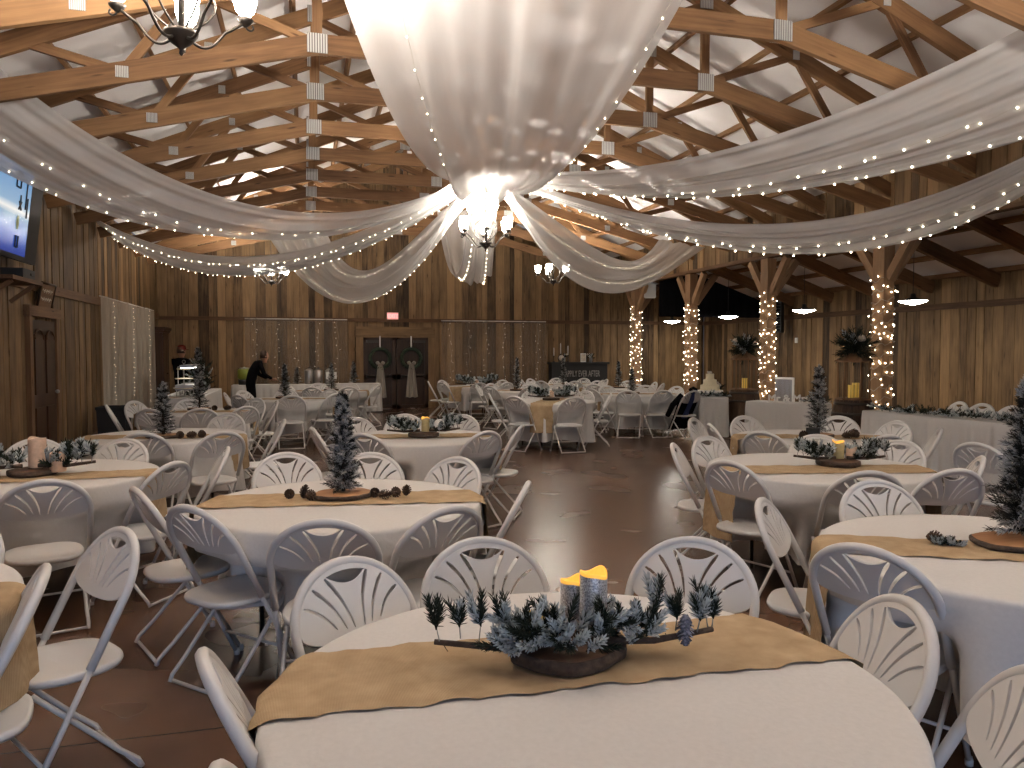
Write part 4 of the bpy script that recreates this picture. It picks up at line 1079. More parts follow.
# letters on their table
def text(name, body, size, ext, m, parent=None, **k):
    cu = bpy.data.curves.new(name, 'FONT'); cu.body = body; cu.size = size; cu.extrude = ext; cu.align_x = 'CENTER'; cu.align_y = 'BOTTOM_BASELINE'; cu.bevel_depth = ext*.2
    o = bpy.data.objects.new(name, cu); COL.objects.link(o)
    dg = bpy.context.evaluated_depsgraph_get(); me = bpy.data.meshes.new_from_object(o.evaluated_get(dg), depsgraph=dg)
    bpy.data.objects.remove(o); bpy.data.curves.remove(cu)
    me.materials.clear(); me.materials.append(m)
    return link(name, me, parent, None, **k)
lt = text('letter_sign', 'Mr & Mrs', .17, .018, M['white'], label='white standing letters on the small clothed table', cat='letters')
mid = MA.lerp(MB2, .52); nv = Vector((.86, .51)); mid = mid+nv*.16
lt.location = (mid.x, mid.y, .77); lt.rotation_euler = (PI/2, 0, R(-24)); lt.location = (7.78, 11.18, .771)
for k in ('D',):
    cake = empty('tiered_cake', (7.37, 13.04, .767), .2, 'ivory tiered cake on a white drum stand', 'cake'); cake.scale = (.9, .9, 1)
    mb = MB(); mb.lathe([(.26, 0), (.27, .01), (.27, .10), (.26, .115), (.001, .115)], n=36); mb.obj('cake_stand', M['white'], cake)
    for i, (r, h, z) in enumerate(((.20, .10, .115), (.14, .10, .215), (.085, .11, .315))):
        mb = MB(); mb.lathe([(r*.98, z), (r, z+.012), (r*.985, z+h*.5), (r*.99, z+h-.012), (r*.94, z+h), (.001, z+h)], n=32)
        for j in range(int(r*130)):
            a = 2*PI*j/int(r*130); mb.ball((r*math.cos(a), r*math.sin(a), z+.01), .011, 6, 4)
        mb.obj('cake_tier', M['icing'], cake)
    mb = MB(); rg = random.Random(2)
    for j in range(9): mb.ball((rg.uniform(-.04, .04), rg.uniform(-.04, .04), .435+rg.uniform(-.01, .03)), .022, 7, 5)
    mb.obj('flower_topper', M['flowers'], cake)
# flowers and little lantern right of the cake
def bouquet(x, y, z, r, seed, lab, n=26, fl=8, vase=True):
    rg = random.Random(seed); t = empty('bouquet', (x, y, z), 0, lab, 'bouquet')
    if vase:
        mb = MB(); mb.lathe([(.035, -.10), (.05, -.05), (.045, .02), (.052, .04)], n=14); mb.obj('vase', M['steel'], t)
    mb = MB()
    for i in range(n):
        d = Vector((rg.uniform(-1, 1), rg.uniform(-1, 1), rg.uniform(.05 if vase else -.45, 1))); needle_spray(mb, (0, 0, .02), Vector((d.x, d.y, d.z*1.25)), r*rg.uniform(.7, 1.3), 18, r*.34, rg, .12 if vase else .05, wid=.006)
    mb.obj('greenery', M['needle'], t)
    for i in range(fl):
        mb = MB(); a = rg.uniform(0, 6.28); q = rg.uniform(.3, .85); c = (r*q*math.cos(a), r*q*math.sin(a), r*rg.uniform(.3, .8)+.03)
        for j in range(5): mb.ball((c[0]+.25*r*math.cos(j*1.26)*.5, c[1]+.25*r*math.sin(j*1.26)*.5, c[2]), r*.13, 6, 4)
        mb.ball((c[0], c[1], c[2]+.02), r*.13, 6, 4)
        mb.obj('flower_head', M['flowers'], t)
    return t
bouquet(7.63, 13.2, .87, .13, 4, 'small flower arrangement beside the tiered cake')
def barrel(x, y, lab):
    t = empty('wooden_barrel', (x, y, 0), random.random(), lab, 'barrel', 'oak barrels')
    H = .885; prof = [(.255+.065*math.sin(PI*i/14), H*i/14) for i in range(15)]
    mb = MB(); nst = 22
    for k in range(nst):
        a0, a1 = 2*PI*k/nst+.008, 2*PI*(k+1)/nst-.008; P = []
        for r, z in prof: P.append([((r)*math.cos(a), (r)*math.sin(a), z) for a in (a0, (a0+a1)/2, a1)])
        o = random.random()*30; mb.grid(P, tone=random.uniform(.1, .8), smooth=False, gc=[(p[2]+o, p[0], p[1]) for row in P for p in row])
    mb.lathe([(.25, .03), (.25, H-.03), (.001, H-.03)], n=24, tone=.4)
    mb.obj('staves', M['barrel'], t)
    mb = MB(); mb.lathe([(.262, H-.028), (.001, H-.026)], n=30, tone=.5); mb.obj('barrel_head', M['barrel'], t)
    for z in (.07, .22, .66, .81):
        r = .255+.065*math.sin(PI*z/H)+.004; r2 = .255+.065*math.sin(PI*(z+.04)/H)+.004
        mb = MB(); mb.lathe([(r-.004, z), (r, z), (r2, z+.04), (r2-.004, z+.04)], n=32); mb.obj('hoop', M['iron'], t)
B1, B2 = (8.06, 12.98), (7.98, 9.86)
barrel(*B1, 'dark oak barrel beside the farther lit post'); barrel(*B2, 'dark oak barrel beside the nearer lit post')
def lantern(x, y, z, lab, ncand, flip):
    t = empty('wooden_lantern', (x, y, z), .3, lab, 'lantern', 'large candle lanterns')
    n = 6; r = .225; H = .58
    mb = MB(); mb.lathe([(r+.03, 0), (r+.03, .03), (r, .045), (.001, .045)], n=6, smooth=False); mb.obj('lantern_base', M['rail'], t)
    for k in range(n):
        a = 2*PI*k/n; mb = MB(); mb.beam((r*.97*math.cos(a), r*.97*math.sin(a), .04), (r*.97*math.cos(a), r*.97*math.sin(a), H), .018, .018, (1, 0, 0), .6); mb.obj('lantern_post', M['rail'], t)
    mb = MB()
    for k in range(n):
        a, b = 2*PI*k/n, 2*PI*(k+1)/n
        for q in range(1, 5):
            u = q/5; x0, y0 = r*.95*(math.cos(a)*(1-u)+math.cos(b)*u), r*.95*(math.sin(a)*(1-u)+math.sin(b)*u)
            mb.tube([(x0, y0, .045), (x0, y0, H)], .003, 4)
    mb.obj('wire_cage', M['iron'], t)
    mb = MB(); mb.lathe([(r+.05, H), (r+.05, H+.02), (r*.7, H+.09), (.06, H+.16), (.03, H+.17), (.001, H+.18)], n=6, smooth=False); mb.obj('lantern_roof', M['rail'], t)
    for i in range(ncand):
        candle(x+(-.06+.12*i if ncand > 1 else 0)*.9, y+(.02 if i else -.02), z+.05, .052, .19+.03*(i % 2), f'yellow pillar candle {["left", "right"][i] if ncand > 1 else "alone"} inside the '+lab.split(' on ')[0]+' on the '+('nearer' if flip else 'farther')+' barrel', M['waxdim'], M['waxdim'], .002)
lantern(B1[0], B1[1], .865, 'hexagonal wooden lantern on the farther barrel', 1, False)
lantern(B2[0], B2[1], .865, 'hexagonal wooden lantern on the nearer barrel', 2, True)
bouquet(B1[0]-.02, B1[1]-.02, 1.63, .25, 11, 'dark foliage bouquet on the farther lantern roof', 80, 2, False)
bouquet(B2[0]-.02, B2[1]-.02, 1.63, .27, 12, 'green and cream bouquet on the nearer lantern roof', 80, 4, False)
# grey slatted panel in a white frame near the right wall
t = empty('slatted_panel', (11.6, 16.9, 0), R(-62), 'white-framed grey slatted panel standing behind the letter table', 'panel')
mb = MB()
for sx in (-1, 1): mb.box((sx*.27, 0, .48), (.05, .04, .96))
for z in (.02, .94): mb.box((0, 0, z), (.54, .04, .05))
mb.obj('frame', M['white'], t)
mb = MB()
for i in range(14): mb.box((-.24+.48*(i+.5)/14, 0, .48), (.024, .02, .9), Matrix.Rotation(.5, 3, 'Z'))
mb.obj('slats', M['steel'], t)
# thermostat, outlets
mb = MB(); mb.box((0, 0, 0), (.03, .09, .13)); mb.box((-.02, 0, .02), (.01, .06, .04)); mb.obj('thermostat', M['white'], loc=(XO-.04, 17.25, 1.9), label='small white thermostat on the aisle plank wall', cat='thermostat')

# black fabric header, speakers
mb = MB(); P = []
for i in range(49):
    x = 8.72+3.4*i/48; f = .03*math.sin(i*1.9); P.append([(x, 18.0+f*q, (lean_z(x)-.34)*(1-q)+2.50*q) for q in (0, .3, .6, 1)])
mb.grid(P); mb.grid([[(p[0], p[1]+.02, p[2]) for p in r] for r in P]); mb.obj('black_valance', M['blackcloth'], label='black fabric header hung across the side aisle near the back', cat='fabric header')
t = empty('column_speaker', (11.86, 17.55, 2.1), -.9, 'tall black column speaker hanging behind the third post', 'speaker')
mb = MB(); mb.box((0, 0, .4), (.24, .24, .8)); mb.obj('cabinet', M['black'], t)
mb = MB()
for i in range(10): mb.box((0, -.125, .07+i*.073), (.2, .012, .05))
mb.obj('grille', M['blackcloth'], t)
mb = MB(); mb.tube([(0, 0, .8), (0, 0, lean_z(11.86)-.24-2.1)], .015, 6); mb.obj('bracket', M['black'], t)
t = empty('box_speaker', (8.78, 18.72, 3.02), -.3, 'white box speaker hanging beside the last lit post', 'speaker')
mb = MB(); mb.box((0, 0, .19), (.30, .24, .38)); mb.obj('cabinet', M['white'], t)
mb = MB(); mb.box((0, -.125, .19), (.25, .01, .33)); mb.obj('grille', M['linen'], t)
mb = MB(); mb.tube([(0, 0, .38), (0, 0, .50)], .02, 6); mb.obj('bracket', M['black'], t)

# ------------------------------------------------------------------ left wall: television, sign, tulle
t = empty('television', (-3.42, 10.60, 3.34), R(0), 'wall-mounted television beside the drape showing a blue picture', 'television')
t.rotation_euler = (0, R(7), R(0))
mb = MB(); mb.box((0, 0, 0), (.06, 2.05, 1.18)); mb.obj('housing', M['black'], t)
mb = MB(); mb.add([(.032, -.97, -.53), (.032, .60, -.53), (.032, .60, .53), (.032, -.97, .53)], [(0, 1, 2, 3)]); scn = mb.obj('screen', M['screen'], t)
mb = MB(); mb.add([(.034, .60, -.53), (.034, .97, -.53), (.034, .97, .53), (.034, .60, .53)], [(0, 1, 2, 3)]); mb.obj('screen_border', M['black'], t)
mb = None
def blob(y, z, w, h):
    n = 14; mb.add([(.036, y+w*math.cos(2*PI*i/n), z+h*math.sin(2*PI*i/n)) for i in range(n)], [tuple(range(n))])
mb = MB()
for (y0, z0, y1, z1) in ((.06, .28, .20, .28), (.06, .28, .06, .46), (.06, .46, .20, .46), (.20, .28, .20, .46)): mb.tube([(.036, y0, z0), (.036, y1, z1)], .012, 5)
mb.obj('screen_figure', M['black'], t); mb = MB()
for (y0, z0, y1, z1) in ((.2, .12, .28, .02), (.2, .02, .28, .12), (.24, .12, .24, .2), (.20, -.30, .20, -.44), (.28, -.30, .28, -.44), (.2, -.44, .28, -.44), (.42, .05, .42, .4), (.48, -.05, .48, .2)):
    mb.tube([(.036, y0, z0), (.036, y1, z1)], .012, 5)
mb.obj('screen_figure', M['black'], t)
mb = MB(); blob(.22, -.14, .05, .09); mb.obj('screen_emblem', M['lime'], t)
mb = MB(); mb.box((-.1, -.2, -.1), (.2, .4, .3)); mb.obj('wall_mount', M['iron'], t)
t = empty('wall_shelf', (-3.71, 11.0, 2.50), 0, 'dark wooden shelf under the television holding a black box', 'shelf')
mb = MB(); mb.box((.18, 0, 0), (.36, 1.1, .05), tone=.3, gax=1); mb.obj('board', M['rail'], t)
for sy in (-1, 1):
    mb = MB(); mb.beam((.02, sy*.4, -.25), (.3, sy*.4, -.03), .05, .05, (0, 1, 0)); mb.obj('bracket', M['rail'], t)
mb = MB(); mb.box((0, 0, .06), (.25, .45, .12)); mb.box((.13, .1, .06), (.01, .1, .03)); mb.obj('media_box', M['black'], loc=(-3.5, 11.1, 2.527), label='black media box on the shelf under the television', cat='box')
t = empty('wooden_sign', (XL+.09, 12.72, 2.42), 0, 'small dark tilted wooden sign above the panelled door', 'sign'); t.rotation_euler = (0, R(12), 0)
mb = MB(); mb.box((0, 0, 0), (.025, .62, .36), tone=.45, gax=1); mb.obj('sign_board', M['rail'], t)
mb = MB()
for (a, b, c, d) in ((-.31, -.18, .31, -.18), (-.31, .18, .31, .18), (-.31, -.18, -.31, .18), (.31, -.18, .31, .18)): mb.tube([(.012, a, b), (.012, c, d)], .018, 6, .2)
mb.obj('sign_frame', M['darkwood'], t)
mb = MB()
for zz in (.07, -.05):
    mb.tube([(.016, -.22+.44*i/40, zz+.03*math.sin(i*1.1)*math.cos(i*.37)) for i in range(41)], .006, 4)
mb.obj('script_lines', M['flowers'], t)
def tulle(name, a, b, z0, z1, out, m, lab, seed, nl, bulbs, amp=.03, ub=None):
    a, b = Vector(a), Vector(b); rg = random.Random(seed); n = 120; P = []; G = []
    ov = Vector((*out, 0)); ph = rg.uniform(0, 6)
    for j in range(9):
        z = z1+(z0-z1)*j/8; row = []
        for i in range(n+1):
            u = i/n; p = a.lerp(b, u); f = math.sin(u*75+ph)+.6*math.sin(u*131+1)+.4*math.sin(u*33)
            q = ov*(.10+amp*f*(.5+.5*j/8)); row.append((p.x+q.x, p.y+q.y, z+.02*math.sin(u*17)*(1 if j == 0 else 0)))
        P.append(row); G.append([(j*.4, i/n*4, 0) for i in range(n+1)])
    mb = MB(); mb.grid(P, gc=[g for r in G for g in r]); t = empty(name, ((a.x+b.x)/2, (a.y+b.y)/2, 0), 0, lab, 'tulle backdrop', 'tulle backdrops')
    mb.v = [(x-(a.x+b.x)/2, y-(a.y+b.y)/2, z) for x, y, z in mb.v]; mb.obj('tulle', m, t)
    mb = MB(); c = (a+b)/2; mb.tube([((a-c).x+ov.x*.1, (a-c).y+ov.y*.1, z1), ((b-c).x+ov.x*.1, (b-c).y+ov.y*.1, z1)], .012, 6); mb.obj('curtain_rod', M['white'], t)
    for k in range(nl):
        u = (k+.5)/nl; p = a.lerp(b, u)+ov*.15
        pts = [(p.x+ov.y*.03*math.sin(i), p.y+ov.x*.03*math.sin(i), z1-(z1-z0)*.9*i/24) for i in range(25)]
        bl = []
        for q in range(bulbs):
            v = (q+rg.random())/bulbs; bl.append((p.x+rg.uniform(-.08, .08)*abs(ov.y), p.y+rg.uniform(-.08, .08)*abs(ov.x), z1-(z1-z0)*.9*v))
        string('string_lights', pts, bl, f'hanging fairy light strand, {ORD[k]} from the left, '+lab.replace('sheer ', '').replace(' hung on the plank wall', ''), group='fairy strands on the tulle', small=True, r=.0012, bm=STRANDBULB)
tulle('tulle_backdrop', (XL+.06, 15.5, 0), (XL+.06, 20.7, 0), .004, 2.62, (1, 0), M['tulleL'], 'ivory tulle panel hung on the plank wall beside the door', 1, 3, 26)
tulle('tulle_backdrop', (-1.55, YB-.05, 0), (1.15, YB-.05, 0), .004, 2.5, (0, -1), M['tulle'], 'sheer tulle panel left of the double doors', 2, 5, 14)
tulle('tulle_backdrop', (3.80, YB-.05, 0), (6.95, YB-.05, 0), .004, 2.5, (0, -1), M['tulle'], 'sheer tulle panel right of the double doors', 3, 6, 15)
# dark tall cabinet in the left corner
t = empty('corner_cabinet', (XL+.31, 21.45, 0), 0, 'tall dark narrow cabinet with cornice in the room corner behind the buffet', 'cabinet')
mb = MB(); mb.box((-.12, 0, 1.08), (.2, .8, 2.16), tone=.5, gax=2); mb.obj('carcass', M['darkwood'], t)
mb = MB(); mb.box((-.10, 0, 2.19), (.32, .94, .08), tone=.4, gax=1); mb.box((-.11, 0, 2.12), (.26, .87, .06), tone=.6, gax=1); mb.obj('cornice', M['darkwood'], t)
for sy in (-1, 1):
    mb = MB(); mb.box((-.01, sy*.20, 1.05), (.03, .37, 1.9), tone=.6, gax=2); d = mb.obj('door', M['darkwood'], t)
    mb = MB(); mb.ball((.02, sy*.05, 1.05), .018); mb.obj('knob', M['iron'], d)
mb = MB(); mb.lathe([(.27, 0), (.30, .02), (.33, .58), (.35, .60), (.35, .64), (.30, .64), (.28, .05), (.001, .05)], n=4, smooth=False, rot=Matrix.Rotation(PI/4, 3, 'Z')); mb.obj('waste_bin', M['black'], loc=(-3.28, 15.0, 0), label='square black bin against the plank wall', cat='bin')

# ------------------------------------------------------------------ back wall: exit sign, wreaths, mantel
t = empty('exit_sign', (2.42, YB-.05, 2.62), 0, 'lit red exit sign above the double doors', 'exit sign')
mb = MB(); mb.box((0, 0, 0), (.32, .05, .20)); mb.obj('sign_housing', M['white'], t)
mb = MB(); mb.box((0, -.03, 0), (.29, .01, .17)); mb.obj('lit_face', emit('red_lit_face', (.9, .10, .10), .8), t)
tx = text('lettering', 'EXIT', .15, .003, emit('pale_lit_letters', (1, .62, .58), .9), t); tx.location = (0, -.04, -.055); tx.rotation_euler = (PI/2, 0, 0)
for i, x in enumerate((2.05, 2.93)):
    t = empty('wreath', (x, YB-.13, 1.42), 0, 'dark round wreath with tulle ribbon on the '+['left', 'right'][i]+' door leaf', 'wreath', 'door wreaths')
    mb = MB(); rg = random.Random(i)
    mb.tube([(.27*math.cos(2*PI*k/30), 0,   .27*math.sin(2*PI*k/30)) for k in range(30)], .05, 6, .1, closed=True)
    for k in range(110):
        a = rg.uniform(0, 6.28); needle_spray(mb, (.27*math.cos(a), -.02, .27*math.sin(a)), (rg.uniform(-1, 1)+math.cos(a)*.5-math.sin(a), rg.uniform(-.9, .1), rg.uniform(-1, 1)+math.sin(a)*.5+math.cos(a)), .08, 8, .03, rg, .03, wid=.004)
    mb.obj('greenery', M['leaf'], t)
    mb = MB(); mb.box((0, -.01, .45), (.035, .012, .36)); mb.obj('hanger', M['white'], t)
    P = []
    for j in range(10): 
        z = -.16-.95*j/9; w = .06+.11*(j/9)**.7; P.append([(w*(-1+2*q/14), -.06-.02*math.sin(q*1.5), z+.01*math.sin(q)) for q in range(15)])
    mb = MB(); mb.grid(P, gc=[p for r in P for p in r])
    for s in (-1, 1): mb.lathe([(.005, 0), (.05, .05), (.06, .09), (.02, .13)], (0, -.05, -.15), 10, rot=Matrix.Rotation(s*1.3, 3, 'Y'))
    mb.obj('ribbon', M['tulleL'], t)
MX0, MX1 = 7.03, 8.78; MY = 21.62
t = empty('faux_mantel', ((MX0+MX1)/2, MY, 0), 0, 'black mantel with pale lettering across its front', 'mantel'); mw = MX1-MX0
mb = MB(); mb.box((0, .12, 1.27), (mw+.08, .40, .06)); mb.obj('shelf', M['black'], t)
mb = MB(); mb.box((0, .14, .99), (mw, .30, .50)); mb.obj('fascia', M['black'], t)
for s in (-1, 1):
    mb = MB(); mb.box((s*(mw/2-.14), .14, .37), (.28, .30, .74)); mb.box((s*(mw/2-.14), -.02, .37), (.18, .03, .60)); mb.obj('pilaster', M['black'], t)
mb = MB(); mb.box((0, .25, .37), (mw-.5, .05, .74)); mb.obj('back_panel', M['blackcloth'], t)
tx = text('lettering', 'HAPPILY EVER AFTER', .225, .004, flat('pale_grey_letters', (.30, .28, .27), .7), t); tx.location = (.03, -.02, .87); tx.rotation_euler = (PI/2, 0, 0); tx.scale = (.57, 1.15, 1)
for i, (dx, h) in enumerate(((-.78, .42), (-.57, .55), (-.34, .48))):
    k = empty('candlestick', ((MX0+MX1)/2+dx, MY+.1, 1.30), 0, ['shortest and leftmost', 'tallest, middle', 'right'][i]+' white taper candle on the black mantel', 'candlestick', 'taper candles on the mantel')
    mb = MB(); mb.lathe([(.05, 0), (.045, .015), (.012, .03), (.012, h*.4), (.025, h*.43), (.012, h*.46)], n=12); mb.obj('holder', M['iron'], k)
    mb = MB(); mb.lathe([(.014, h*.44), (.012, h), (.001, h+.01)], n=10); mb.obj('taper', M['white'], k)
k = empty('mantel_clock', ((MX0+MX1)/2-.58, MY+.02, 1.30), 0, 'small round clock below the tapers on the mantel', 'clock')
mb = MB(); mb.lathe([(.10, -.02), (.105, 0), (.10, .02), (.085, .02)], (0, 0, .12), 24, rot=Matrix.Rotation(PI/2, 3, 'X')); mb.box((0, 0, .012), (.14, .06, .024)); mb.obj('case', M['iron'], k)
mb = MB(); mb.lathe([(.088, 0), (.001, .001)], (0, -.02, .12), 24, rot=Matrix.Rotation(PI/2, 3, 'X')); mb.obj('dial', M['flowers'], k)
k = empty('picture_frame', ((MX0+MX1)/2+.15, MY+.12, 1.30), 0, 'small white framed card on the mantel', 'picture frame')
mb = MB(); mb.box((0, 0, .13), (.17, .02, .26)); mb.obj('frame', M['white'], k); mb = MB(); mb.box((0, -.012, .13), (.13, .006, .21)); mb.obj('card', M['flowers'], k)
bouquet((MX0+MX1)/2+.39, MY+.12, 1.40, .13, 33, 'dark rose arrangement at the right of the mantel', 16, 3)
bouquet((MX0+MX1)/2-.45, MY+.15, 1.40, .12, 34, 'low foliage arrangement behind the mantel clock', 14, 1)

# ------------------------------------------------------------------ buffet, urns, people, jacket
def urn(x, y, z, lab, s=1):
    t = empty('drink_urn', (x, y, z), .3, lab, 'drink urn', 'steel drink urns'); t.scale = (s, s, s)
    mb = MB(); mb.lathe([(.10, 0), (.11, .02), (.11, .32), (.10, .34), (.09, .345), (.04, .38), (.001, .385)], n=20); mb.obj('urn_body', M['steel'], t)
    mb = MB(); mb.lathe([(.015, .385), (.02, .41), (.001, .42)], n=10); mb.obj('lid_knob', M['black'], t)
    mb = MB(); mb.tube([(0, -.11, .06), (0, -.15, .06), (0, -.15, .03)], .01, 6); mb.obj('tap', M['black'], t)
for i, (x, w) in enumerate(((.10, 'left'), (.34, 'middle'), (.62, 'right'))): urn(x, 20.85, .766, f'{w} steel drink urn on the counter by the back wall', 1.05)
t = empty('drink_dispenser', (-1.50, 20.8, .766), 0, 'lime-green drink dispenser on the drinks counter', 'drink dispenser')
mb = MB(); mb.lathe([(.14, 0), (.15, .10), (.14, .13)], n=20); mb.obj('stand', M['black'], t)
mb = MB(); mb.lathe([(.13, .13), (.165, .17), (.17, .36), (.15, .40), (.001, .40)], n=24); mb.obj('jar', M['lime'], t)
mb = MB(); mb.lathe([(.12, .40), (.12, .43), (.03, .44), (.001, .46)], n=20); mb.obj('lid', M['steel'], t)
k = empty('menu_card', (.66, 20.68, .766), 0, 'white menu card standing between the urns', 'card'); mb = MB(); mb.box((0, 0, .22), (.28, .02, .18)); mb.obj('card', M['white'], k); mb = MB(); mb.box((0, .01, .065), (.02, .02, .13)); mb.box((0, .01, .006), (.12, .08, .012)); mb.obj('card_stand', M['iron'], k)
tree(1, 1.25, 20.9, .766, 'small flocked tree at the right end of the drinks counter', (1.3, 1.3, .95))
tree(1, -.2, 20.9, .766, 'small flocked tree left of the drink urns', (1.2, 1.2, .7))
t = empty('cake_stand', (-2.2, 15.6, .766), 0, 'three-tier cream dessert stand on the buffet', 'dessert stand')
mb = MB(); mb.tube([(0, 0, 0), (0, 0, .62)], .008, 6); mb.lathe([(.09, 0), (.08, .012), (.01, .02)], n=16); mb.tube([(.03*math.cos(q), 0, .65+.03*math.sin(q)) for q in [i*.6283 for i in range(10)]], .005, 5, closed=True); mb.obj('stand_rod', M['steel'], t)
for r, z in ((.20, .14), (.165, .32), (.13, .50)):
    mb = MB(); mb.lathe([(.01, z), (r*.9, z+.004), (r, z+.02), (r*.97, z+.022), (r*.88, z+.012), (.01, z+.010)], n=24); mb.obj('plate', M['icing'], t)
for i, y in enumerate((15.9, 16.6)):
    t = empty('chafing_dish', (-2.2, y, .766), 0, ['nearer', 'farther'][i]+' steel warming dish on the buffet under a lit lamp', 'warming dish', 'buffet warming dishes')
    mb = MB(); mb.box((0, 0, .16), (.34, .5, .10)); mb.obj('pan', M['steel'], t)
    for sx in (-1, 1):
        for sy in (-1, 1): mb = MB(); mb.tube([(sx*.15, sy*.22, 0), (sx*.15, sy*.22, .15)], .008, 5); mb.obj('leg', M['steel'], t)
    mb = MB(); mb.tube([(-.15, 0, .2), (-.15, 0, .55), (0, 0, .55)], .010, 6); mb.obj('lamp_arm', M['steel'], t)
    mb = MB(); mb.box((.02, 0, .56), (.22, .40, .05)); mb.obj('lamp_hood', M['steel'], t)
    mb = MB(); mb.box((.02, 0, .53), (.19, .36, .015)); mb.obj('lamp_tube', emit('warming_lamp', (1, .95, .85), 7), t)
mb = MB(); rg = random.Random(15)
for i in range(150): needle_spray(mb, (rg.uniform(-.2, .2), rg.uniform(-.25, .25), rg.uniform(0, .55)), (rg.uniform(-1, 1), rg.uniform(-1, 1), rg.uniform(0, 1)), rg.uniform(.08, .2), 12, .05, rg, .2, wid=.006)
mb.obj('foliage_arrangement', M['needle'], loc=(-2.15, 17.3, .80), label='large leafy flower arrangement on the buffet', cat='arrangement', kind='stuff')
tree(1, -2.25, 17.9, .766, 'taller flocked tree behind the buffet arrangement', (1.6, 1.6, 1.5)); tree(1, -2.3, 18.6, .766, 'flocked tree at the far end of the buffet', (1.6, 1.6, 1.5))
garland(((-2.15, 18.2), (-2.0, 15.2)), 60, .10, 19, 'low pine garland along the buffet edge', .775)
bouquet(-2.1, 18.4, .87, .16, 44, 'grey-green flower bowl near the far end of the buffet', 20, 3)

def person(lab, loc, rz, joints, edges, radii, head, skin_parts, hat=None, hairm=None):
    """continuous clothed body by skin modifier; head, hands and cap are its children"""
    me = bpy.data.meshes.new('body'); me.from_pydata(joints, edges, [])
    o = bpy.data.objects.new('person', me); COL.objects.link(o); o.location = loc; o.rotation_euler = (0, 0, rz)
    me.materials.append(M['blackcloth'])
    sk = o.modifiers.new('skin', 'SKIN'); sk.use_smooth_shade = True
    for v, r in zip(me.skin_vertices[0].data, radii): v.radius = (r, r*.85) if isinstance(r, float) else r
    me.skin_vertices[0].data[0].use_root = True
    ss = o.modifiers.new('sub', 'SUBSURF'); ss.levels = 2; ss.render_levels = 2
    setp(o, lab, 'person')
    hx, hy, hz = head
    mb = MB(); mb.lathe([(.045, -.16), (.05, -.11), (.062, -.09), (.078, -.04), (.083, .02), (.078, .07), (.05, .11), (.001, .125)], (0, 0, 0), 16)
    mb.v = [(x, y*1.15, z) for x, y, z in mb.v]
    mb.lathe([(.001, .028), (.014, .01), (.016, -.004), (.001, -.012)], (0, .098, -.012), 8)            # nose
    for s in (-1, 1):
        mb.ball((s*.083, .0, -.01), .02, 6, 5); mb.ball((s*.03, .084, .02), .012, 6, 5)
    mb.tube([(-.025, .092, -.05), (0, .098, -.053), (.025, .092, -.05)], .006, 5)
    mb.obj('head', M['skin'], o, (hx, hy, hz))
    if hairm:
        mb = MB(); mb.lathe([(.090, -.05), (.094, .02), (.085, .085), (.05, .13), (.001, .14)], (0, -.018, 0), 16); mb.obj('hair', hairm, o, (hx, hy, hz))
    if hat:
        mb = MB(); mb.lathe([(.095, .03), (.096, .06), (.08, .12), (.04, .145), (.001, .15)], (0, 0, 0), 16); mb.v = [(x, y*1.12, z) for x, y, z in mb.v]
        mb.lathe([(.09, .03), (.10, .035), (.09, .042)], (0, .08, 0), 14); mb.obj('cap', hat, o, (hx, hy, hz))
    for (wx, wy, wz), (dx, dy, dz), s in skin_parts:
        d = Vector((dx, dy, dz)).normalized(); sd = d.cross(Vector((0, 0, 1))).normalized(); mb = MB(); w = Vector((wx, wy, wz))
        mb.tube([w, w+d*.04, w+d*.085], [.026, .036, .034], 8)
        for q in range(4):
            b = w+d*.08+sd*(-.027+.018*q); ln = (.062, .072, .068, .055)[q]
            mb.tube([b, b+d*ln*.5+Vector((0, 0, -.006)), b+d*ln+Vector((0, 0, -.02))], [.0095, .009, .007], 6)
        b = w+d*.03+sd*s*.03; mb.tube([b, b+d*.03+sd*s*.022, b+d*.055+sd*s*.028], [.011, .010, .008], 6)
        mb.obj('hand', M['skin'], o)
    return o
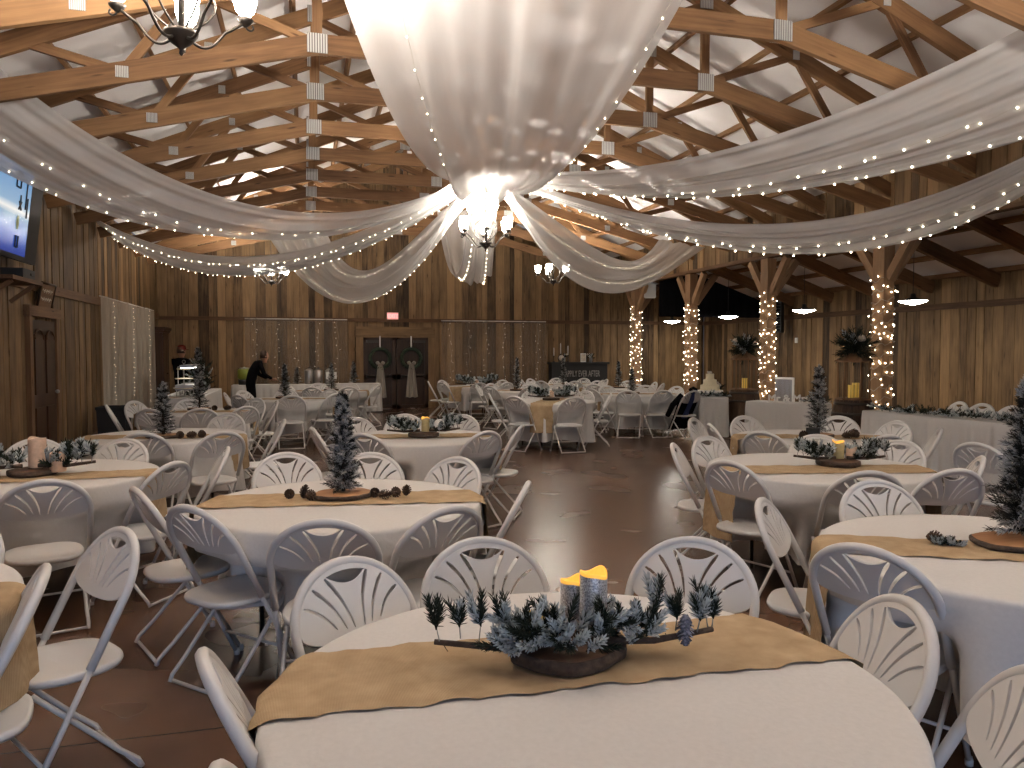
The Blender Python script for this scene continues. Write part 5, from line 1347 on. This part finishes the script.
# standing server in a red cap behind the buffet; local +y is where the person faces
J = [(0, 0, .96), (0, .0, 1.15), (0, .0, 1.36), (0, .01, 1.47), (.19, 0, 1.40), (.25, .06, 1.14), (.22, .27, 1.0), (-.19, 0, 1.40), (-.25, .06, 1.14), (-.22, .27, 1.0), (.10, 0, .88), (.11, .02, .49), (.11, -.01, .10), (.12, .12, .045), (-.10, 0, .88), (-.11, .02, .49), (-.11, -.01, .10), (-.12, .12, .045)]
EJ = [(0, 1), (1, 2), (2, 3), (2, 4), (4, 5), (5, 6), (2, 7), (7, 8), (8, 9), (0, 10), (10, 11), (11, 12), (12, 13), (0, 14), (14, 15), (15, 16), (16, 17)]
RJ = [(.16, .12), (.16, .12), (.17, .12), .055, .075, .052, .036, .075, .052, .036, .10, .07, .05, .04, .10, .07, .05, .04]
person('person in black with a red cap standing behind the buffet', (-2.78, 19.3, 0), R(-40), J, EJ, RJ, (0, .02, 1.62), [((.22, .28, .995), (0, 1, -.2), -1), ((-.22, .28, .995), (0, 1, -.2), 1)], M['red'], M['hair'])
J2 = [(0, -.05, .95), (0, .02, 1.12), (0, .13, 1.30), (0, .21, 1.385), (.19, .13, 1.33), (.23, .22, 1.06), (.18, .42, .96), (-.19, .13, 1.33), (-.23, .22, 1.06), (-.18, .42, .96), (.10, -.05, .88), (.11, .0, .49), (.11, -.05, .10), (.12, .08, .045), (-.10, -.05, .88), (-.11, .0, .49), (-.11, -.05, .10), (-.12, .08, .045)]
person('person in black stooping over the drinks counter', (-1.22, 19.35, 0), R(-70), J2, EJ, RJ, (0, .30, 1.50), [((.18, .43, .955), (0, 1, -.3), -1), ((-.18, .43, .955), (0, 1, -.3), 1)], None, M['hair'])
# jacket over a chair back
t = empty('jacket', (6.79, 12.95, 0), R(18), 'black jacket with blue lining hung over a chair back', 'jacket')
for nm, off, m, zl, ww in (('jacket_shell', -.05, M['blackcloth'], .12, .27), ('jacket_lining', .03, M['blue'], .40, .07)):
    P = []
    for j in range(12):
        u = j/11; v = LS+.02-(LS+.02-zl-.02)*u; row = []
        for i in range(19):
            s = -1+2*i/18; w = ww*(.55+.45*min(1, u*3.2)); zz = Vector((s*w, 0, 0))+FOOT+VD*(v-.07*s*s*(1-u))+ND*(off*(min(1, u*4))+.018*math.sin(i*1.2+u*4)*(u))
            if nm == 'jacket_shell': zz.y -= .06*u
            row.append((zz.x, zz.y, max(.06, zz.z)))
        P.append(row)
    mb = MB(); mb.grid(P)
    if nm == 'jacket_shell':
        for s in (-1, 1): mb.tube([slant(s*.2, LS-.12, -.05), slant(s*.29, LS-.35, -.10), slant(s*.28, LS-.60, -.13)], [.06, .055, .045], 8)
        mb.tube([slant(-.09, LS+.0, -.03), slant(0, LS+.035, -.045), slant(.09, LS+.0, -.03)], .028, 8)
    mb.obj(nm, m, t)
